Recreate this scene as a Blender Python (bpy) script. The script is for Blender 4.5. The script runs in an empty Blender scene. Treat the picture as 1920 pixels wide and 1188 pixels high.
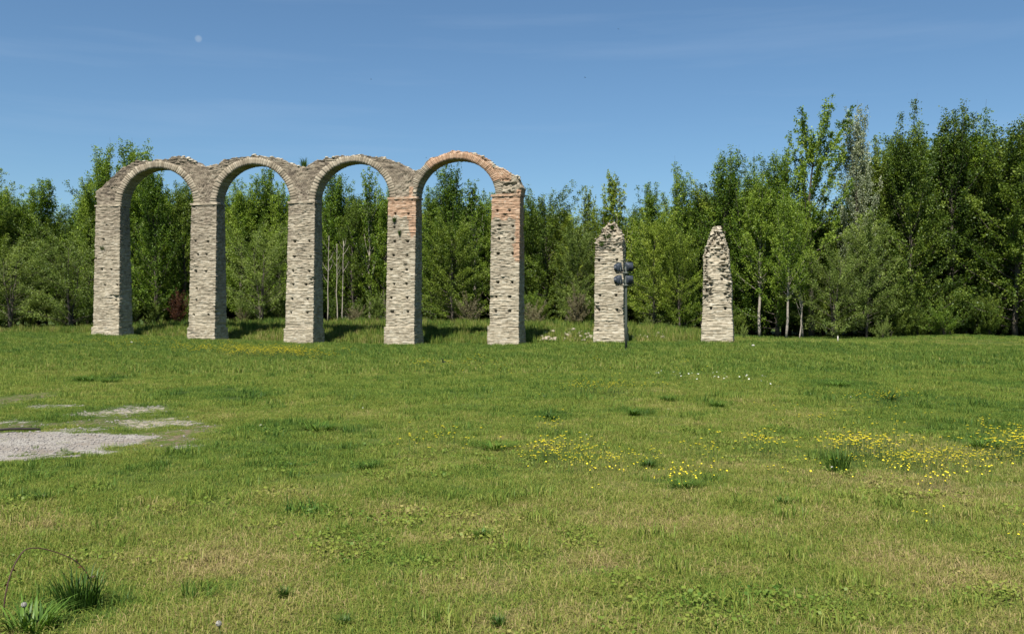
import bpy, math, random
import numpy as np
from math import radians, sin, cos, pi
from mathutils import Vector

C = bpy.context.scene.collection
SC = bpy.context.scene

# ------------------------------------------------------------------ camera, sky, sun
F = 1750.0            # focal length in source pixels (1920 wide)
EYE = 1.9
cam_d = bpy.data.cameras.new('camera')
cam_d.sensor_width = 36.0
cam_d.lens = F / 1920.0 * 36.0
cam_d.clip_end = 5000.0
cam_d.clip_start = 0.05
cam = bpy.data.objects.new('camera', cam_d)
cam.location = (0, 0, EYE)
cam.rotation_euler = (radians(90), 0, 0)
C.objects.link(cam)
SC.camera = cam

SUN_EL = radians(58)
SUN_AZ = radians(199.5)      # compass style: 0 = +Y, clockwise; the sun is behind the camera, to its left
sdir = Vector((sin(SUN_AZ) * cos(SUN_EL), cos(SUN_AZ) * cos(SUN_EL), sin(SUN_EL)))
sl = bpy.data.lights.new('sun', 'SUN')
sl.energy = 5.0
sl.angle = radians(0.53)
sl.color = (1.0, 0.95, 0.87)
so = bpy.data.objects.new('sun', sl)
so.rotation_euler = (-sdir).to_track_quat('-Z', 'Y').to_euler()
C.objects.link(so)

w = bpy.data.worlds.new('World')
SC.world = w
w.use_nodes = True
wn = w.node_tree
wn.nodes.clear()
wo = wn.nodes.new('ShaderNodeOutputWorld')
bg = wn.nodes.new('ShaderNodeBackground')
# faint day moon, about half a degree wide, at its place on the sky sphere
md_ = Vector(((372 - 960) / F, 1.0, (594 - 73) / F)).normalized()
bg.inputs['Strength'].default_value = 0.054
sky = wn.nodes.new('ShaderNodeTexSky')
sky.sky_type = 'NISHITA'
sky.sun_disc = False
sky.sun_elevation = SUN_EL
sky.sun_rotation = SUN_AZ
sky.air_density = 1.0
sky.dust_density = 0.45
sky.ozone_density = 7.0
sky.altitude = 150
# thin cirrus veils laid out on the sky sphere
tc = wn.nodes.new('ShaderNodeTexCoord')
mp = wn.nodes.new('ShaderNodeMapping')
mp.inputs['Scale'].default_value = (2.0, 2.0, 26.0)
cn = wn.nodes.new('ShaderNodeTexNoise')
cn.inputs['Scale'].default_value = 1.3
cn.inputs['Detail'].default_value = 5
cn.inputs['Roughness'].default_value = 0.55
cr = wn.nodes.new('ShaderNodeMapRange')
cr.inputs['From Min'].default_value = 0.52
cr.inputs['From Max'].default_value = 0.80
cr.inputs['To Max'].default_value = 0.10
cm = wn.nodes.new('ShaderNodeMix'); cm.data_type = 'RGBA'
cm.inputs['B'].default_value = (5.2, 6.2, 7.6, 1)
wn.links.new(tc.outputs['Generated'], mp.inputs['Vector'])
wn.links.new(mp.outputs['Vector'], cn.inputs['Vector'])
wn.links.new(cn.outputs['Fac'], cr.inputs['Value'])
wn.links.new(cr.outputs['Result'], cm.inputs['Factor'])
tm = wn.nodes.new('ShaderNodeMix'); tm.data_type = 'RGBA'; tm.blend_type = 'MULTIPLY'
tm.inputs['Factor'].default_value = 1.0
tm.inputs['B'].default_value = (0.95, 1.04, 1.0, 1)     # clear, slightly cyan spring air
wn.links.new(sky.outputs['Color'], tm.inputs['A'])
wn.links.new(tm.outputs['Result'], cm.inputs['A'])
dt = wn.nodes.new('ShaderNodeVectorMath'); dt.operation = 'DOT_PRODUCT'
nv_ = wn.nodes.new('ShaderNodeVectorMath'); nv_.operation = 'NORMALIZE'
wn.links.new(tc.outputs['Generated'], nv_.inputs[0])
wn.links.new(nv_.outputs['Vector'], dt.inputs[0]); dt.inputs[1].default_value = md_
mr_ = wn.nodes.new('ShaderNodeMapRange'); mr_.interpolation_type = 'SMOOTHSTEP'
mr_.inputs['From Min'].default_value = cos(0.0042); mr_.inputs['From Max'].default_value = cos(0.001); mr_.inputs['To Max'].default_value = 0.28
wn.links.new(dt.outputs['Value'], mr_.inputs['Value'])
mm_ = wn.nodes.new('ShaderNodeMix'); mm_.data_type = 'RGBA'; mm_.inputs['B'].default_value = (5.0, 5.8, 6.6, 1)
wn.links.new(mr_.outputs['Result'], mm_.inputs['Factor']); wn.links.new(cm.outputs['Result'], mm_.inputs['A'])
wn.links.new(mm_.outputs['Result'], bg.inputs['Color'])
wn.links.new(bg.outputs['Background'], wo.inputs['Surface'])

SC.view_settings.view_transform = 'Standard'
SC.view_settings.look = 'None'
SC.view_settings.exposure = 1.1
SC.view_settings.gamma = 1.0
SC.render.engine = 'CYCLES'
SC.cycles.max_bounces = 6
SC.cycles.diffuse_bounces = 1
SC.cycles.transmission_bounces = 2
SC.cycles.glossy_bounces = 2

# ------------------------------------------------------------------ helpers
rng = np.random.default_rng(7)
random.seed(7)


def smooth(x, a=0.0, b=1.0):
    t = np.clip((np.asarray(x, float) - a) / (b - a), 0, 1)
    return t * t * (3 - 2 * t)


def hash2(ix, iy, seed=0):
    ix = np.asarray(ix).astype(np.int64).astype(np.uint64)
    iy = np.asarray(iy).astype(np.int64).astype(np.uint64)
    h = ix * np.uint64(0x9E3779B97F4A7C15) + iy * np.uint64(0xC2B2AE3D27D4EB4F) + np.uint64((seed * 0x165667B19E3779F9 + 12345) & 0xFFFFFFFFFFFFFFFF)
    h ^= h >> np.uint64(29)
    h *= np.uint64(0xBF58476D1CE4E5B9)
    h ^= h >> np.uint64(32)
    h *= np.uint64(0x94D049BB133111EB)
    h ^= h >> np.uint64(29)
    return (h & np.uint64(0xFFFFFF)).astype(float) / float(0xFFFFFF)


def vnoise(x, y, seed=0):
    x = np.asarray(x, float); y = np.asarray(y, float)
    ix = np.floor(x); iy = np.floor(y)
    fx = x - ix; fy = y - iy
    fx = fx * fx * (3 - 2 * fx); fy = fy * fy * (3 - 2 * fy)
    a = hash2(ix, iy, seed); b = hash2(ix + 1, iy, seed)
    c = hash2(ix, iy + 1, seed); d = hash2(ix + 1, iy + 1, seed)
    return (a * (1 - fx) + b * fx) * (1 - fy) + (c * (1 - fx) + d * fx) * fy


def fbm(x, y, seed=0, oct=4):
    s = 0; amp = 0.5; tot = 0
    x = np.asarray(x, float); y = np.asarray(y, float)
    for k in range(oct):
        s = s + amp * vnoise(x, y, seed + k * 17)
        tot += amp
        x = x * 2.03 + 11.3; y = y * 2.03 + 5.7; amp *= 0.5
    return s / tot


def mesh_np(name, verts, faces, attrs=None, smooth_shade=False):
    """verts (n,3); faces: list of int arrays (m,k) with equal k each, or a single array"""
    me = bpy.data.meshes.new(name)
    verts = np.asarray(verts, np.float32)
    if isinstance(faces, np.ndarray):
        faces = [faces]
    faces = [np.asarray(f, np.int32) for f in faces if len(f)]
    me.vertices.add(len(verts))
    me.vertices.foreach_set('co', verts.ravel())
    if faces:
        nl = sum(f.size for f in faces); nf = sum(len(f) for f in faces)
        me.loops.add(nl)
        me.loops.foreach_set('vertex_index', np.concatenate([f.ravel() for f in faces]))
        me.polygons.add(nf)
        tot = np.concatenate([np.full(len(f), f.shape[1], np.int32) for f in faces])
        st = np.concatenate([[0], np.cumsum(tot)[:-1]]).astype(np.int32)
        me.polygons.foreach_set('loop_start', st)
        me.polygons.foreach_set('loop_total', tot)
        if smooth_shade:
            me.polygons.foreach_set('use_smooth', np.ones(nf, bool))
    for k, v in (attrs or {}).items():
        v = np.asarray(v)
        if v.dtype.kind in 'iu':
            a = me.attributes.new(k, 'INT', 'POINT'); a.data.foreach_set('value', v.astype(np.int32))
        else:
            a = me.attributes.new(k, 'FLOAT', 'POINT'); a.data.foreach_set('value', v.astype(np.float32))
    me.update(calc_edges=True)
    return me


def obj(name, me, mat=None, parent=None, loc=None, rot=None, scale=None):
    o = bpy.data.objects.new(name, me)
    C.objects.link(o)
    if mat is not None:
        for m in (mat if isinstance(mat, (list, tuple)) else [mat]):
            me.materials.append(m)
    if parent is not None:
        o.parent = parent
    if loc is not None: o.location = loc
    if rot is not None: o.rotation_euler = rot
    if scale is not None: o.scale = scale
    return o


def tag(o, label=None, cat=None, group=None, kind=None):
    if label: o['label'] = label
    if cat: o['category'] = cat
    if group: o['group'] = group
    if kind: o['kind'] = kind
    return o


def empty(name, loc, rz=0.0, scale=None):
    o = bpy.data.objects.new(name, None)
    o.empty_display_size = 0.2
    C.objects.link(o)
    o.location = loc
    o.rotation_euler = (0, 0, rz)
    if scale is not None: o.scale = scale
    return o


class MB:
    """collects pieces into one mesh"""
    def __init__(s):
        s.v = []; s.f = {}; s.n = 0
    def add(s, v, faces):
        v = np.asarray(v, float)
        for f in faces:
            s.f.setdefault(len(f), []).append([i + s.n for i in f])
        s.v.append(v); s.n += len(v)
    def addnp(s, v, f):
        s.f.setdefault(f.shape[1], []).extend((np.asarray(f) + s.n).tolist())
        s.v.append(np.asarray(v, float)); s.n += len(v)
    def box(s, c, d, rz=0.0, rx=0.0, taper=1.0):
        x, y, z = d[0] / 2, d[1] / 2, d[2] / 2
        p = np.array([[-x, -y, -z], [x, -y, -z], [x, y, -z], [-x, y, -z],
                      [-x * taper, -y * taper, z], [x * taper, -y * taper, z], [x * taper, y * taper, z], [-x * taper, y * taper, z]])
        if rx:
            R = np.array([[1, 0, 0], [0, cos(rx), -sin(rx)], [0, sin(rx), cos(rx)]]); p = p @ R.T
        if rz:
            R = np.array([[cos(rz), -sin(rz), 0], [sin(rz), cos(rz), 0], [0, 0, 1]]); p = p @ R.T
        s.add(p + np.array(c), [(0, 3, 2, 1), (4, 5, 6, 7), (0, 1, 5, 4), (1, 2, 6, 5), (2, 3, 7, 6), (3, 0, 4, 7)])
    def tube(s, pts, rad, n=6, cap=True):
        pts = np.asarray(pts, float); m = len(pts)
        rad = np.broadcast_to(np.asarray(rad, float), (m,))
        T = np.gradient(pts, axis=0)
        T /= np.linalg.norm(T, axis=1, keepdims=True) + 1e-9
        up = np.array([0, 0, 1.0]) if abs(T[0][2]) < 0.9 else np.array([1.0, 0, 0])
        A = np.cross(T, up); A /= np.linalg.norm(A, axis=1, keepdims=True) + 1e-9
        B = np.cross(T, A)
        an = np.arange(n) * 2 * pi / n
        v = pts[:, None] + rad[:, None, None] * (A[:, None] * np.cos(an)[None, :, None] + B[:, None] * np.sin(an)[None, :, None])
        i = np.arange(m - 1)[:, None] * n; j = np.arange(n)[None]; j2 = (j + 1) % n
        q = np.stack([i + j, i + j2, i + n + j2, i + n + j], -1).reshape(-1, 4)
        base = s.n
        s.addnp(v.reshape(-1, 3), q)
        if cap:
            s.f.setdefault(n, []).append([base + k for k in range(n)][::-1])
            s.f.setdefault(n, []).append([base + (m - 1) * n + k for k in range(n)])
    def mesh(s, name, smooth_shade=False, attrs=None):
        return mesh_np(name, np.concatenate(s.v), [np.array(f) for f in s.f.values()], attrs, smooth_shade)


# ------------------------------------------------------------------ materials
def nodes(name):
    m = bpy.data.materials.new(name)
    m.use_nodes = True
    nt = m.node_tree
    b = nt.nodes['Principled BSDF']
    return m, nt, b


def N(nt, t, **kw):
    n = nt.nodes.new(t)
    for k, v in kw.items():
        setattr(n, k, v)
    return n


def attr(nt, name, typ='GEOMETRY'):
    a = nt.nodes.new('ShaderNodeAttribute'); a.attribute_name = name; a.attribute_type = typ
    return a.outputs['Fac']


def ramp(nt, fac, stops, k=1.0):
    stops = [(p, tuple(x * k for x in c)) for p, c in stops]
    r = nt.nodes.new('ShaderNodeValToRGB')
    while len(r.color_ramp.elements) < len(stops):
        r.color_ramp.elements.new(0.5)
    for e, (p, c) in zip(r.color_ramp.elements, stops):
        e.position = p; e.color = (*c, 1)
    nt.links.new(fac, r.inputs['Fac'])
    return r.outputs['Color']


def mix(nt, fac, a, b, mode='MIX'):
    m = nt.nodes.new('ShaderNodeMix'); m.data_type = 'RGBA'; m.blend_type = mode
    for s, v in (('Factor', fac), ('A', a), ('B', b)):
        if isinstance(v, (int, float)):
            m.inputs[s].default_value = v if s == 'Factor' else (v, v, v, 1)
        elif isinstance(v, tuple):
            m.inputs[s].default_value = (*v, 1)
        else:
            nt.links.new(v, m.inputs[s])
    return m.outputs['Result']


def noise(nt, scale, detail=4, rough=0.55, coord='Object', stretch=None, out='Fac'):
    t = nt.nodes.new('ShaderNodeTexCoord')
    n = nt.nodes.new('ShaderNodeTexNoise')
    n.inputs['Scale'].default_value = scale
    n.inputs['Detail'].default_value = detail
    n.inputs['Roughness'].default_value = rough
    if stretch:
        mp = nt.nodes.new('ShaderNodeMapping'); mp.inputs['Scale'].default_value = stretch
        nt.links.new(t.outputs[coord], mp.inputs['Vector']); nt.links.new(mp.outputs['Vector'], n.inputs['Vector'])
    else:
        nt.links.new(t.outputs[coord], n.inputs['Vector'])
    return n.outputs[out]


def maprange(nt, v, a, b, c=0.0, d=1.0):
    m = nt.nodes.new('ShaderNodeMapRange')
    m.inputs['From Min'].default_value = a; m.inputs['From Max'].default_value = b
    m.inputs['To Min'].default_value = c; m.inputs['To Max'].default_value = d
    nt.links.new(v, m.inputs['Value'])
    return m.outputs['Result']


def plain(name, col, rough=0.7, var=0.25, scale=20, metal=0.0):
    m, nt, b = nodes(name)
    f = noise(nt, scale)
    c2 = tuple(min(1, c * (1 - var)) for c in col); c3 = tuple(min(1, c * (1 + var)) for c in col)
    nt.links.new(ramp(nt, f, [(0.3, c2), (0.7, c3)]), b.inputs['Base Color'])
    b.inputs['Roughness'].default_value = rough
    b.inputs['Metallic'].default_value = metal
    b.inputs['Specular IOR Level'].default_value = 0.3
    return m


def masonry_material():
    m, nt, b = nodes('weathered_masonry')
    r = attr(nt, 'rnd')
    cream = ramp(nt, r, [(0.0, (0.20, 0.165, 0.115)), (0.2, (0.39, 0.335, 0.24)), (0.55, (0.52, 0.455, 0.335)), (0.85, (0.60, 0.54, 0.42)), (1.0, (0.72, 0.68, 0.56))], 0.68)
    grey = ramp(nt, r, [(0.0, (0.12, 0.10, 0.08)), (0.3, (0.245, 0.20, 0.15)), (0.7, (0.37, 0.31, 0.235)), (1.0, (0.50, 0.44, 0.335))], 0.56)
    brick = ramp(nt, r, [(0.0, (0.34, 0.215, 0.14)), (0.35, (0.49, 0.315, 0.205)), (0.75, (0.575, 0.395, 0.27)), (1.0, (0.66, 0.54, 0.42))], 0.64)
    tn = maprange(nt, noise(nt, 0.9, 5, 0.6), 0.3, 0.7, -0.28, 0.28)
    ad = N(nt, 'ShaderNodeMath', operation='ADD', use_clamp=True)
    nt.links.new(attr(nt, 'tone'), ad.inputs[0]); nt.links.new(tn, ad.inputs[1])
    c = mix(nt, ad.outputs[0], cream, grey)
    bn = maprange(nt, noise(nt, 3.0, 4, 0.6), 0.35, 0.65, -0.16, 0.16)
    bd = N(nt, 'ShaderNodeMath', operation='ADD', use_clamp=True)
    nt.links.new(attr(nt, 'brick'), bd.inputs[0]); nt.links.new(bn, bd.inputs[1])
    bs = maprange(nt, bd.outputs[0], 0.35, 0.65)
    c = mix(nt, bs, c, brick)
    # fine grain and stains of lichen
    c = mix(nt, 1.0, c, ramp(nt, noise(nt, 14, 6, 0.7, stretch=(1, 1, 2.6)), [(0.25, (0.74, 0.72, 0.70)), (0.55, (1, 1, 1)), (0.8, (1.16, 1.14, 1.1))]), 'MULTIPLY')
    c = mix(nt, maprange(nt, noise(nt, 1.9, 6, 0.65), 0.60, 0.74, 0, 0.4), c, (0.11, 0.095, 0.07))
    nt.links.new(c, b.inputs['Base Color'])
    b.inputs['Roughness'].default_value = 0.95
    b.inputs['Specular IOR Level'].default_value = 0.15
    bp = N(nt, 'ShaderNodeBump')
    bp.inputs['Strength'].default_value = 0.7
    bp.inputs['Distance'].default_value = 0.03
    nt.links.new(noise(nt, 22, 5, 0.7, stretch=(1, 1, 2.2)), bp.inputs['Height'])
    nt.links.new(bp.outputs['Normal'], b.inputs['Normal'])
    return m


def leaf_material(name, dark, mid, light, trans=0.32, k=1.12):
    m = bpy.data.materials.new(name); m.use_nodes = True
    nt = m.node_tree; nt.nodes.clear()
    out = N(nt, 'ShaderNodeOutputMaterial')
    oi = N(nt, 'ShaderNodeObjectInfo')
    ad = N(nt, 'ShaderNodeMath', operation='ADD', use_clamp=True)
    nt.links.new(attr(nt, 'tone'), ad.inputs[0])
    nt.links.new(maprange(nt, oi.outputs['Random'], 0, 1, -0.26, 0.26), ad.inputs[1])
    c = ramp(nt, ad.outputs[0], [(0.0, dark), (0.42, mid), (0.85, light)], k)
    d = N(nt, 'ShaderNodeBsdfDiffuse'); t = N(nt, 'ShaderNodeBsdfTranslucent'); g = N(nt, 'ShaderNodeBsdfGlossy')
    g.inputs['Roughness'].default_value = 0.45
    g.inputs['Color'].default_value = (0.9, 0.95, 0.9, 1)
    tcx = mix(nt, 1.0, c, (1.15, 1.2, 0.45), 'MULTIPLY')
    nt.links.new(c, d.inputs['Color']); nt.links.new(tcx, t.inputs['Color'])
    m1 = N(nt, 'ShaderNodeMixShader'); m1.inputs[0].default_value = trans
    nt.links.new(d.outputs[0], m1.inputs[1]); nt.links.new(t.outputs[0], m1.inputs[2])
    m2 = N(nt, 'ShaderNodeMixShader'); m2.inputs[0].default_value = 0.010
    nt.links.new(m1.outputs[0], m2.inputs[1]); nt.links.new(g.outputs[0], m2.inputs[2])
    nt.links.new(m2.outputs[0], out.inputs['Surface'])
    return m


def grass_material(name):
    m = bpy.data.materials.new(name); m.use_nodes = True
    nt = m.node_tree; nt.nodes.clear()
    out = N(nt, 'ShaderNodeOutputMaterial')
    ad = N(nt, 'ShaderNodeMath', operation='ADD', use_clamp=True)
    nt.links.new(attr(nt, 'tint', 'INSTANCER'), ad.inputs[0])
    nt.links.new(maprange(nt, attr(nt, 'tone'), 0, 1, -0.36, 0.36), ad.inputs[1])
    c = ramp(nt, ad.outputs[0], [(0.0, (0.54, 0.43, 0.20)), (0.18, (0.40, 0.375, 0.11)), (0.36, (0.315, 0.365, 0.068)), (0.6, (0.235, 0.325, 0.054)), (0.85, (0.14, 0.25, 0.038)), (1.0, (0.07, 0.155, 0.028))], 0.595)
    d = N(nt, 'ShaderNodeBsdfDiffuse'); t = N(nt, 'ShaderNodeBsdfTranslucent'); g = N(nt, 'ShaderNodeBsdfGlossy')
    g.inputs['Roughness'].default_value = 0.5
    nt.links.new(c, d.inputs['Color']); nt.links.new(c, t.inputs['Color'])
    m1 = N(nt, 'ShaderNodeMixShader'); m1.inputs[0].default_value = 0.35
    nt.links.new(d.outputs[0], m1.inputs[1]); nt.links.new(t.outputs[0], m1.inputs[2])
    m2 = N(nt, 'ShaderNodeMixShader'); m2.inputs[0].default_value = 0.008
    nt.links.new(m1.outputs[0], m2.inputs[1]); nt.links.new(g.outputs[0], m2.inputs[2])
    nt.links.new(m2.outputs[0], out.inputs['Surface'])
    return m


def ground_material():
    m, nt, b = nodes('meadow_soil')
    tint = attr(nt, 'tint')
    f = maprange(nt, noise(nt, 9, 6, 0.7), 0.25, 0.75, -0.25, 0.25)
    ad = N(nt, 'ShaderNodeMath', operation='ADD', use_clamp=True)
    nt.links.new(tint, ad.inputs[0]); nt.links.new(f, ad.inputs[1])
    c = ramp(nt, ad.outputs[0], [(0.0, (0.36, 0.27, 0.14)), (0.22, (0.26, 0.245, 0.08)), (0.45, (0.17, 0.225, 0.045)), (0.8, (0.11, 0.165, 0.032)), (1.0, (0.07, 0.12, 0.025))], 0.36)
    earth = ramp(nt, noise(nt, 12, 6, 0.7), [(0.3, (0.12, 0.088, 0.058)), (0.7, (0.30, 0.23, 0.165))], 0.55)
    en = maprange(nt, noise(nt, 5, 7, 0.8, stretch=(1, 0.6, 1)), 0.35, 0.65, -0.34, 0.34)
    ea = N(nt, 'ShaderNodeMath', operation='ADD', use_clamp=True)
    nt.links.new(attr(nt, 'earth'), ea.inputs[0]); nt.links.new(en, ea.inputs[1])
    c = mix(nt, maprange(nt, ea.outputs[0], 0.4, 0.6), c, earth)
    gr = ramp(nt, noise(nt, 38, 5, 0.8), [(0.30, (0.13, 0.122, 0.105)), (0.5, (0.34, 0.32, 0.285)), (0.70, (0.56, 0.535, 0.48))], 0.66)
    sand = ramp(nt, noise(nt, 30, 5, 0.8), [(0.3, (0.32, 0.27, 0.20)), (0.7, (0.58, 0.52, 0.42))], 0.52)
    gr = mix(nt, maprange(nt, noise(nt, 1.3, 5, 0.7), 0.4, 0.65, 0, 0.6), gr, earth)
    gr = mix(nt, attr(nt, 'sand'), gr, sand)
    ga = N(nt, 'ShaderNodeMath', operation='ADD', use_clamp=True)
    nt.links.new(attr(nt, 'gravel'), ga.inputs[0]); nt.links.new(en, ga.inputs[1])
    c = mix(nt, maprange(nt, ga.outputs[0], 0.42, 0.58), c, gr)
    nt.links.new(c, b.inputs['Base Color'])
    b.inputs['Roughness'].default_value = 1.0
    b.inputs['Specular IOR Level'].default_value = 0.1
    bp = N(nt, 'ShaderNodeBump'); bp.inputs['Strength'].default_value = 0.6; bp.inputs['Distance'].default_value = 0.03
    nt.links.new(noise(nt, 30, 6, 0.75), bp.inputs['Height'])
    nt.links.new(bp.outputs['Normal'], b.inputs['Normal'])
    return m


M_STONE = masonry_material()
M_GROUND = ground_material()
M_GRASS = grass_material('grass_blades')
M_BARK = plain('grey_brown_bark', (0.07, 0.058, 0.046), 0.95, 0.4, 8)
M_PALEBARK = plain('pale_bark', (0.25, 0.22, 0.18), 0.95, 0.35, 6)
M_LEAF = leaf_material('poplar_leaves', (0.030, 0.058, 0.008), (0.090, 0.150, 0.018), (0.182, 0.250, 0.034))
M_LEAFD = leaf_material('dark_leaves', (0.022, 0.042, 0.008), (0.062, 0.100, 0.015), (0.135, 0.180, 0.028))  # deeper green; on the tall wood it also carries shade as colour
M_OLIVE = leaf_material('olive_leaves', (0.050, 0.076, 0.016), (0.115, 0.162, 0.034), (0.195, 0.245, 0.060))
M_BRIGHT = leaf_material('spring_leaves', (0.055, 0.085, 0.010), (0.140, 0.195, 0.024), (0.235, 0.285, 0.044))
M_SILVER = leaf_material('silver_leaves', (0.12, 0.15, 0.085), (0.22, 0.25, 0.16), (0.36, 0.38, 0.27))
M_RED = leaf_material('dark_red_leaves', (0.025, 0.012, 0.008), (0.065, 0.024, 0.015), (0.10, 0.045, 0.02))
M_DRY = leaf_material('brownish_twigs', (0.075, 0.065, 0.036), (0.145, 0.125, 0.075), (0.20, 0.18, 0.105))
M_TUFT = leaf_material('dark_tuft_blades', (0.024, 0.055, 0.010), (0.055, 0.115, 0.018), (0.11, 0.19, 0.032), 0.22, 0.80)

# ------------------------------------------------------------------ the aqueduct's own frame
ROW = radians(-15.5)
U = np.array([cos(ROW), sin(ROW)])
V = np.array([-sin(ROW), cos(ROW)])
P0 = np.array([0.43, 62.7])


def px_u(px):
    t = (np.asarray(px, float) - 960) / F
    return (P0[1] * t - P0[0]) / (U[0] - U[1] * t)


def px_uz(px, py):
    u = px_u(px)
    Z = P0[1] + U[1] * u
    return u, EYE - (np.asarray(py, float) - 594) * Z / F


def to_row(x, y):
    dx = np.asarray(x, float) - P0[0]; dy = np.asarray(y, float) - P0[1]
    return dx * U[0] + dy * U[1], dx * V[0] + dy * V[1]


PIERS = [  # base l, r, y ; plinth top l, r, y ; top l, r, y
    (171, 222.5, 628, 173.5, 222, 613, 175.5, 221.5, 386),
    (350, 402.5, 637, 352.5, 402, 614, 355, 403, 383),
    (531.5, 587, 645, 534, 586.5, 616, 538, 587.5, 379.5),
    (719.5, 777, 647.5, 722.5, 776, 613, 725, 778, 372),
    (913.5, 973, 647.5, 917, 972, 611, 920, 973.5, 366.5),
]
b_u = []; b_z = []
for p in PIERS:
    u_, z_ = px_uz((p[0] + p[1]) / 2, p[2]); b_u.append(float(u_)); b_z.append(float(z_))
for (cx, by) in ((1141, 643), (1344, 642)):
    u_, z_ = px_uz(cx, by); b_u.append(float(u_)); b_z.append(float(z_))
b_u = [-90, b_u[0] - 12] + b_u + [b_u[-1] + 14, 70]
b_z = [0.5, 0.62] + b_z + [0.12, 0.10]
c_u = [-90, -40, -33, -25, -12, -2, 3, 6.5, 9.5, 12.5, 16, 24, 30, 36, 70]
c_z = [0.9, 1.0, 1.25, 1.30, 1.22, 1.12, 1.05, 0.95, 0.75, 0.38, 0.16, 0.15, 0.42, 0.25, 0.15]


def ground_h(x, y):
    x = np.asarray(x, float); y = np.asarray(y, float)
    u, t = to_row(x, y)
    b = np.interp(u, b_u, b_z) * smooth(t, -28, -1.0)
    c = np.interp(u, c_u, c_z)
    k = smooth(t + (vnoise(u * 0.25, t * 0.25, 3) - 0.5) * 2.0, 2.2, 10.5)
    h = b + (c - b) * k
    near = smooth(np.hypot(x, y), 3, 10)
    h = h + near * ((fbm(x * 0.10, y * 0.10, 5, 3) - 0.5) * 0.16 * smooth(y, 6, 25) + (fbm(x * 0.8, y * 0.8, 9, 3) - 0.5) * 0.07)
    # settle the ground level at every pier foot
    return h


def gz(x, y):
    return float(ground_h(np.array([x]), np.array([y]))[0])


def px_ground(px, py):
    """point of the meadow seen at a pixel (fixed-point on the terrain)"""
    Z = EYE * F / (py - 594)
    for _ in range(25):
        X = (px - 960) / F * Z
        Zn = (EYE - gz(X, Z)) * F / (py - 594)
        Z = 0.5 * Z + 0.5 * Zn
    return (px - 960) / F * Z, Z


def px_flat(px, py):
    Z = EYE * F / (py - 594.0)
    return (px - 960) / F * Z, Z


# ------------------------------------------------------------------ ground fields
def blob(x, y, px, py, hw, hh, seed=1, rough=0.5):
    X, Z = px_flat(px, py)
    Zn = EYE * F / (py + hh - 594.0); Zf = EYE * F / (py - hh - 594.0)
    rx = hw / F * Z; rz = (Zf - Zn) / 2; Zc = (Zn + Zf) / 2
    d = np.hypot((x - X) / rx, (y - Zc) / rz)
    d = d + (fbm(x * 1.9, y * 1.9, seed, 5) - 0.5) * 2.4 * rough + (fbm(x * 7, y * 7, seed + 5, 3) - 0.5) * 0.8 * rough
    return 1 - smooth(d, 0.6, 1.35)


GRAVEL = [(55, 834, 205, 24, 0.4), (-60, 830, 160, 22, 0.3), (232, 769, 78, 12, 0.6), (110, 760, 60, 5, 0.8), (345, 837, 32, 4, 0.8), (150, 804, 50, 4, 0.8), (262, 802, 34, 4, 0.9), (30, 790, 60, 4, 0.9)]
SAND = [(290, 791, 85, 9, 0.7), (265, 768, 50, 8, 0.8), (150, 775, 50, 4, 0.8)]
EARTH = [(370, 802, 50, 11, 0.7), (25, 748, 60, 11, 0.7), (40, 798, 90, 9, 0.7), (330, 815, 60, 9, 0.9), (200, 790, 70, 12, 0.9), (320, 832, 60, 10, 1.0), (1085, 632, 60, 7, 0.6)]
LUSH = [(600, 800, 150, 16), (935, 836, 60, 10), (690, 872, 34, 9), (880, 890, 70, 10), (185, 710, 50, 8), (1250, 745, 26, 6), (1345, 757, 26, 7), (1190, 772, 30, 8), (1660, 745, 60, 8),
        (1570, 865, 40, 16), (1215, 868, 30, 7), (1290, 905, 60, 12), (1840, 830, 60, 12), (380, 735, 80, 10), (460, 745, 60, 10), (400, 1110, 90, 22), (130, 1150, 110, 40), (1025, 780, 40, 9),
        (1570, 720, 60, 7), (1880, 720, 60, 10), (600, 960, 60, 14), (700, 1000, 70, 14), (880, 1120, 40, 10), (200, 960, 40, 10)]
DRYB = [(430, 1060, 130, 22), (560, 1080, 60, 24), (860, 1100, 120, 22), (1150, 1060, 110, 16), (1370, 1070, 90, 10), (250, 1050, 80, 16), (1700, 1080, 160, 30), (330, 960, 110, 16), (1250, 985, 160, 14),
        (820, 1010, 120, 10), (130, 985, 120, 16), (1000, 1160, 160, 18), (620, 1040, 60, 14)]


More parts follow.
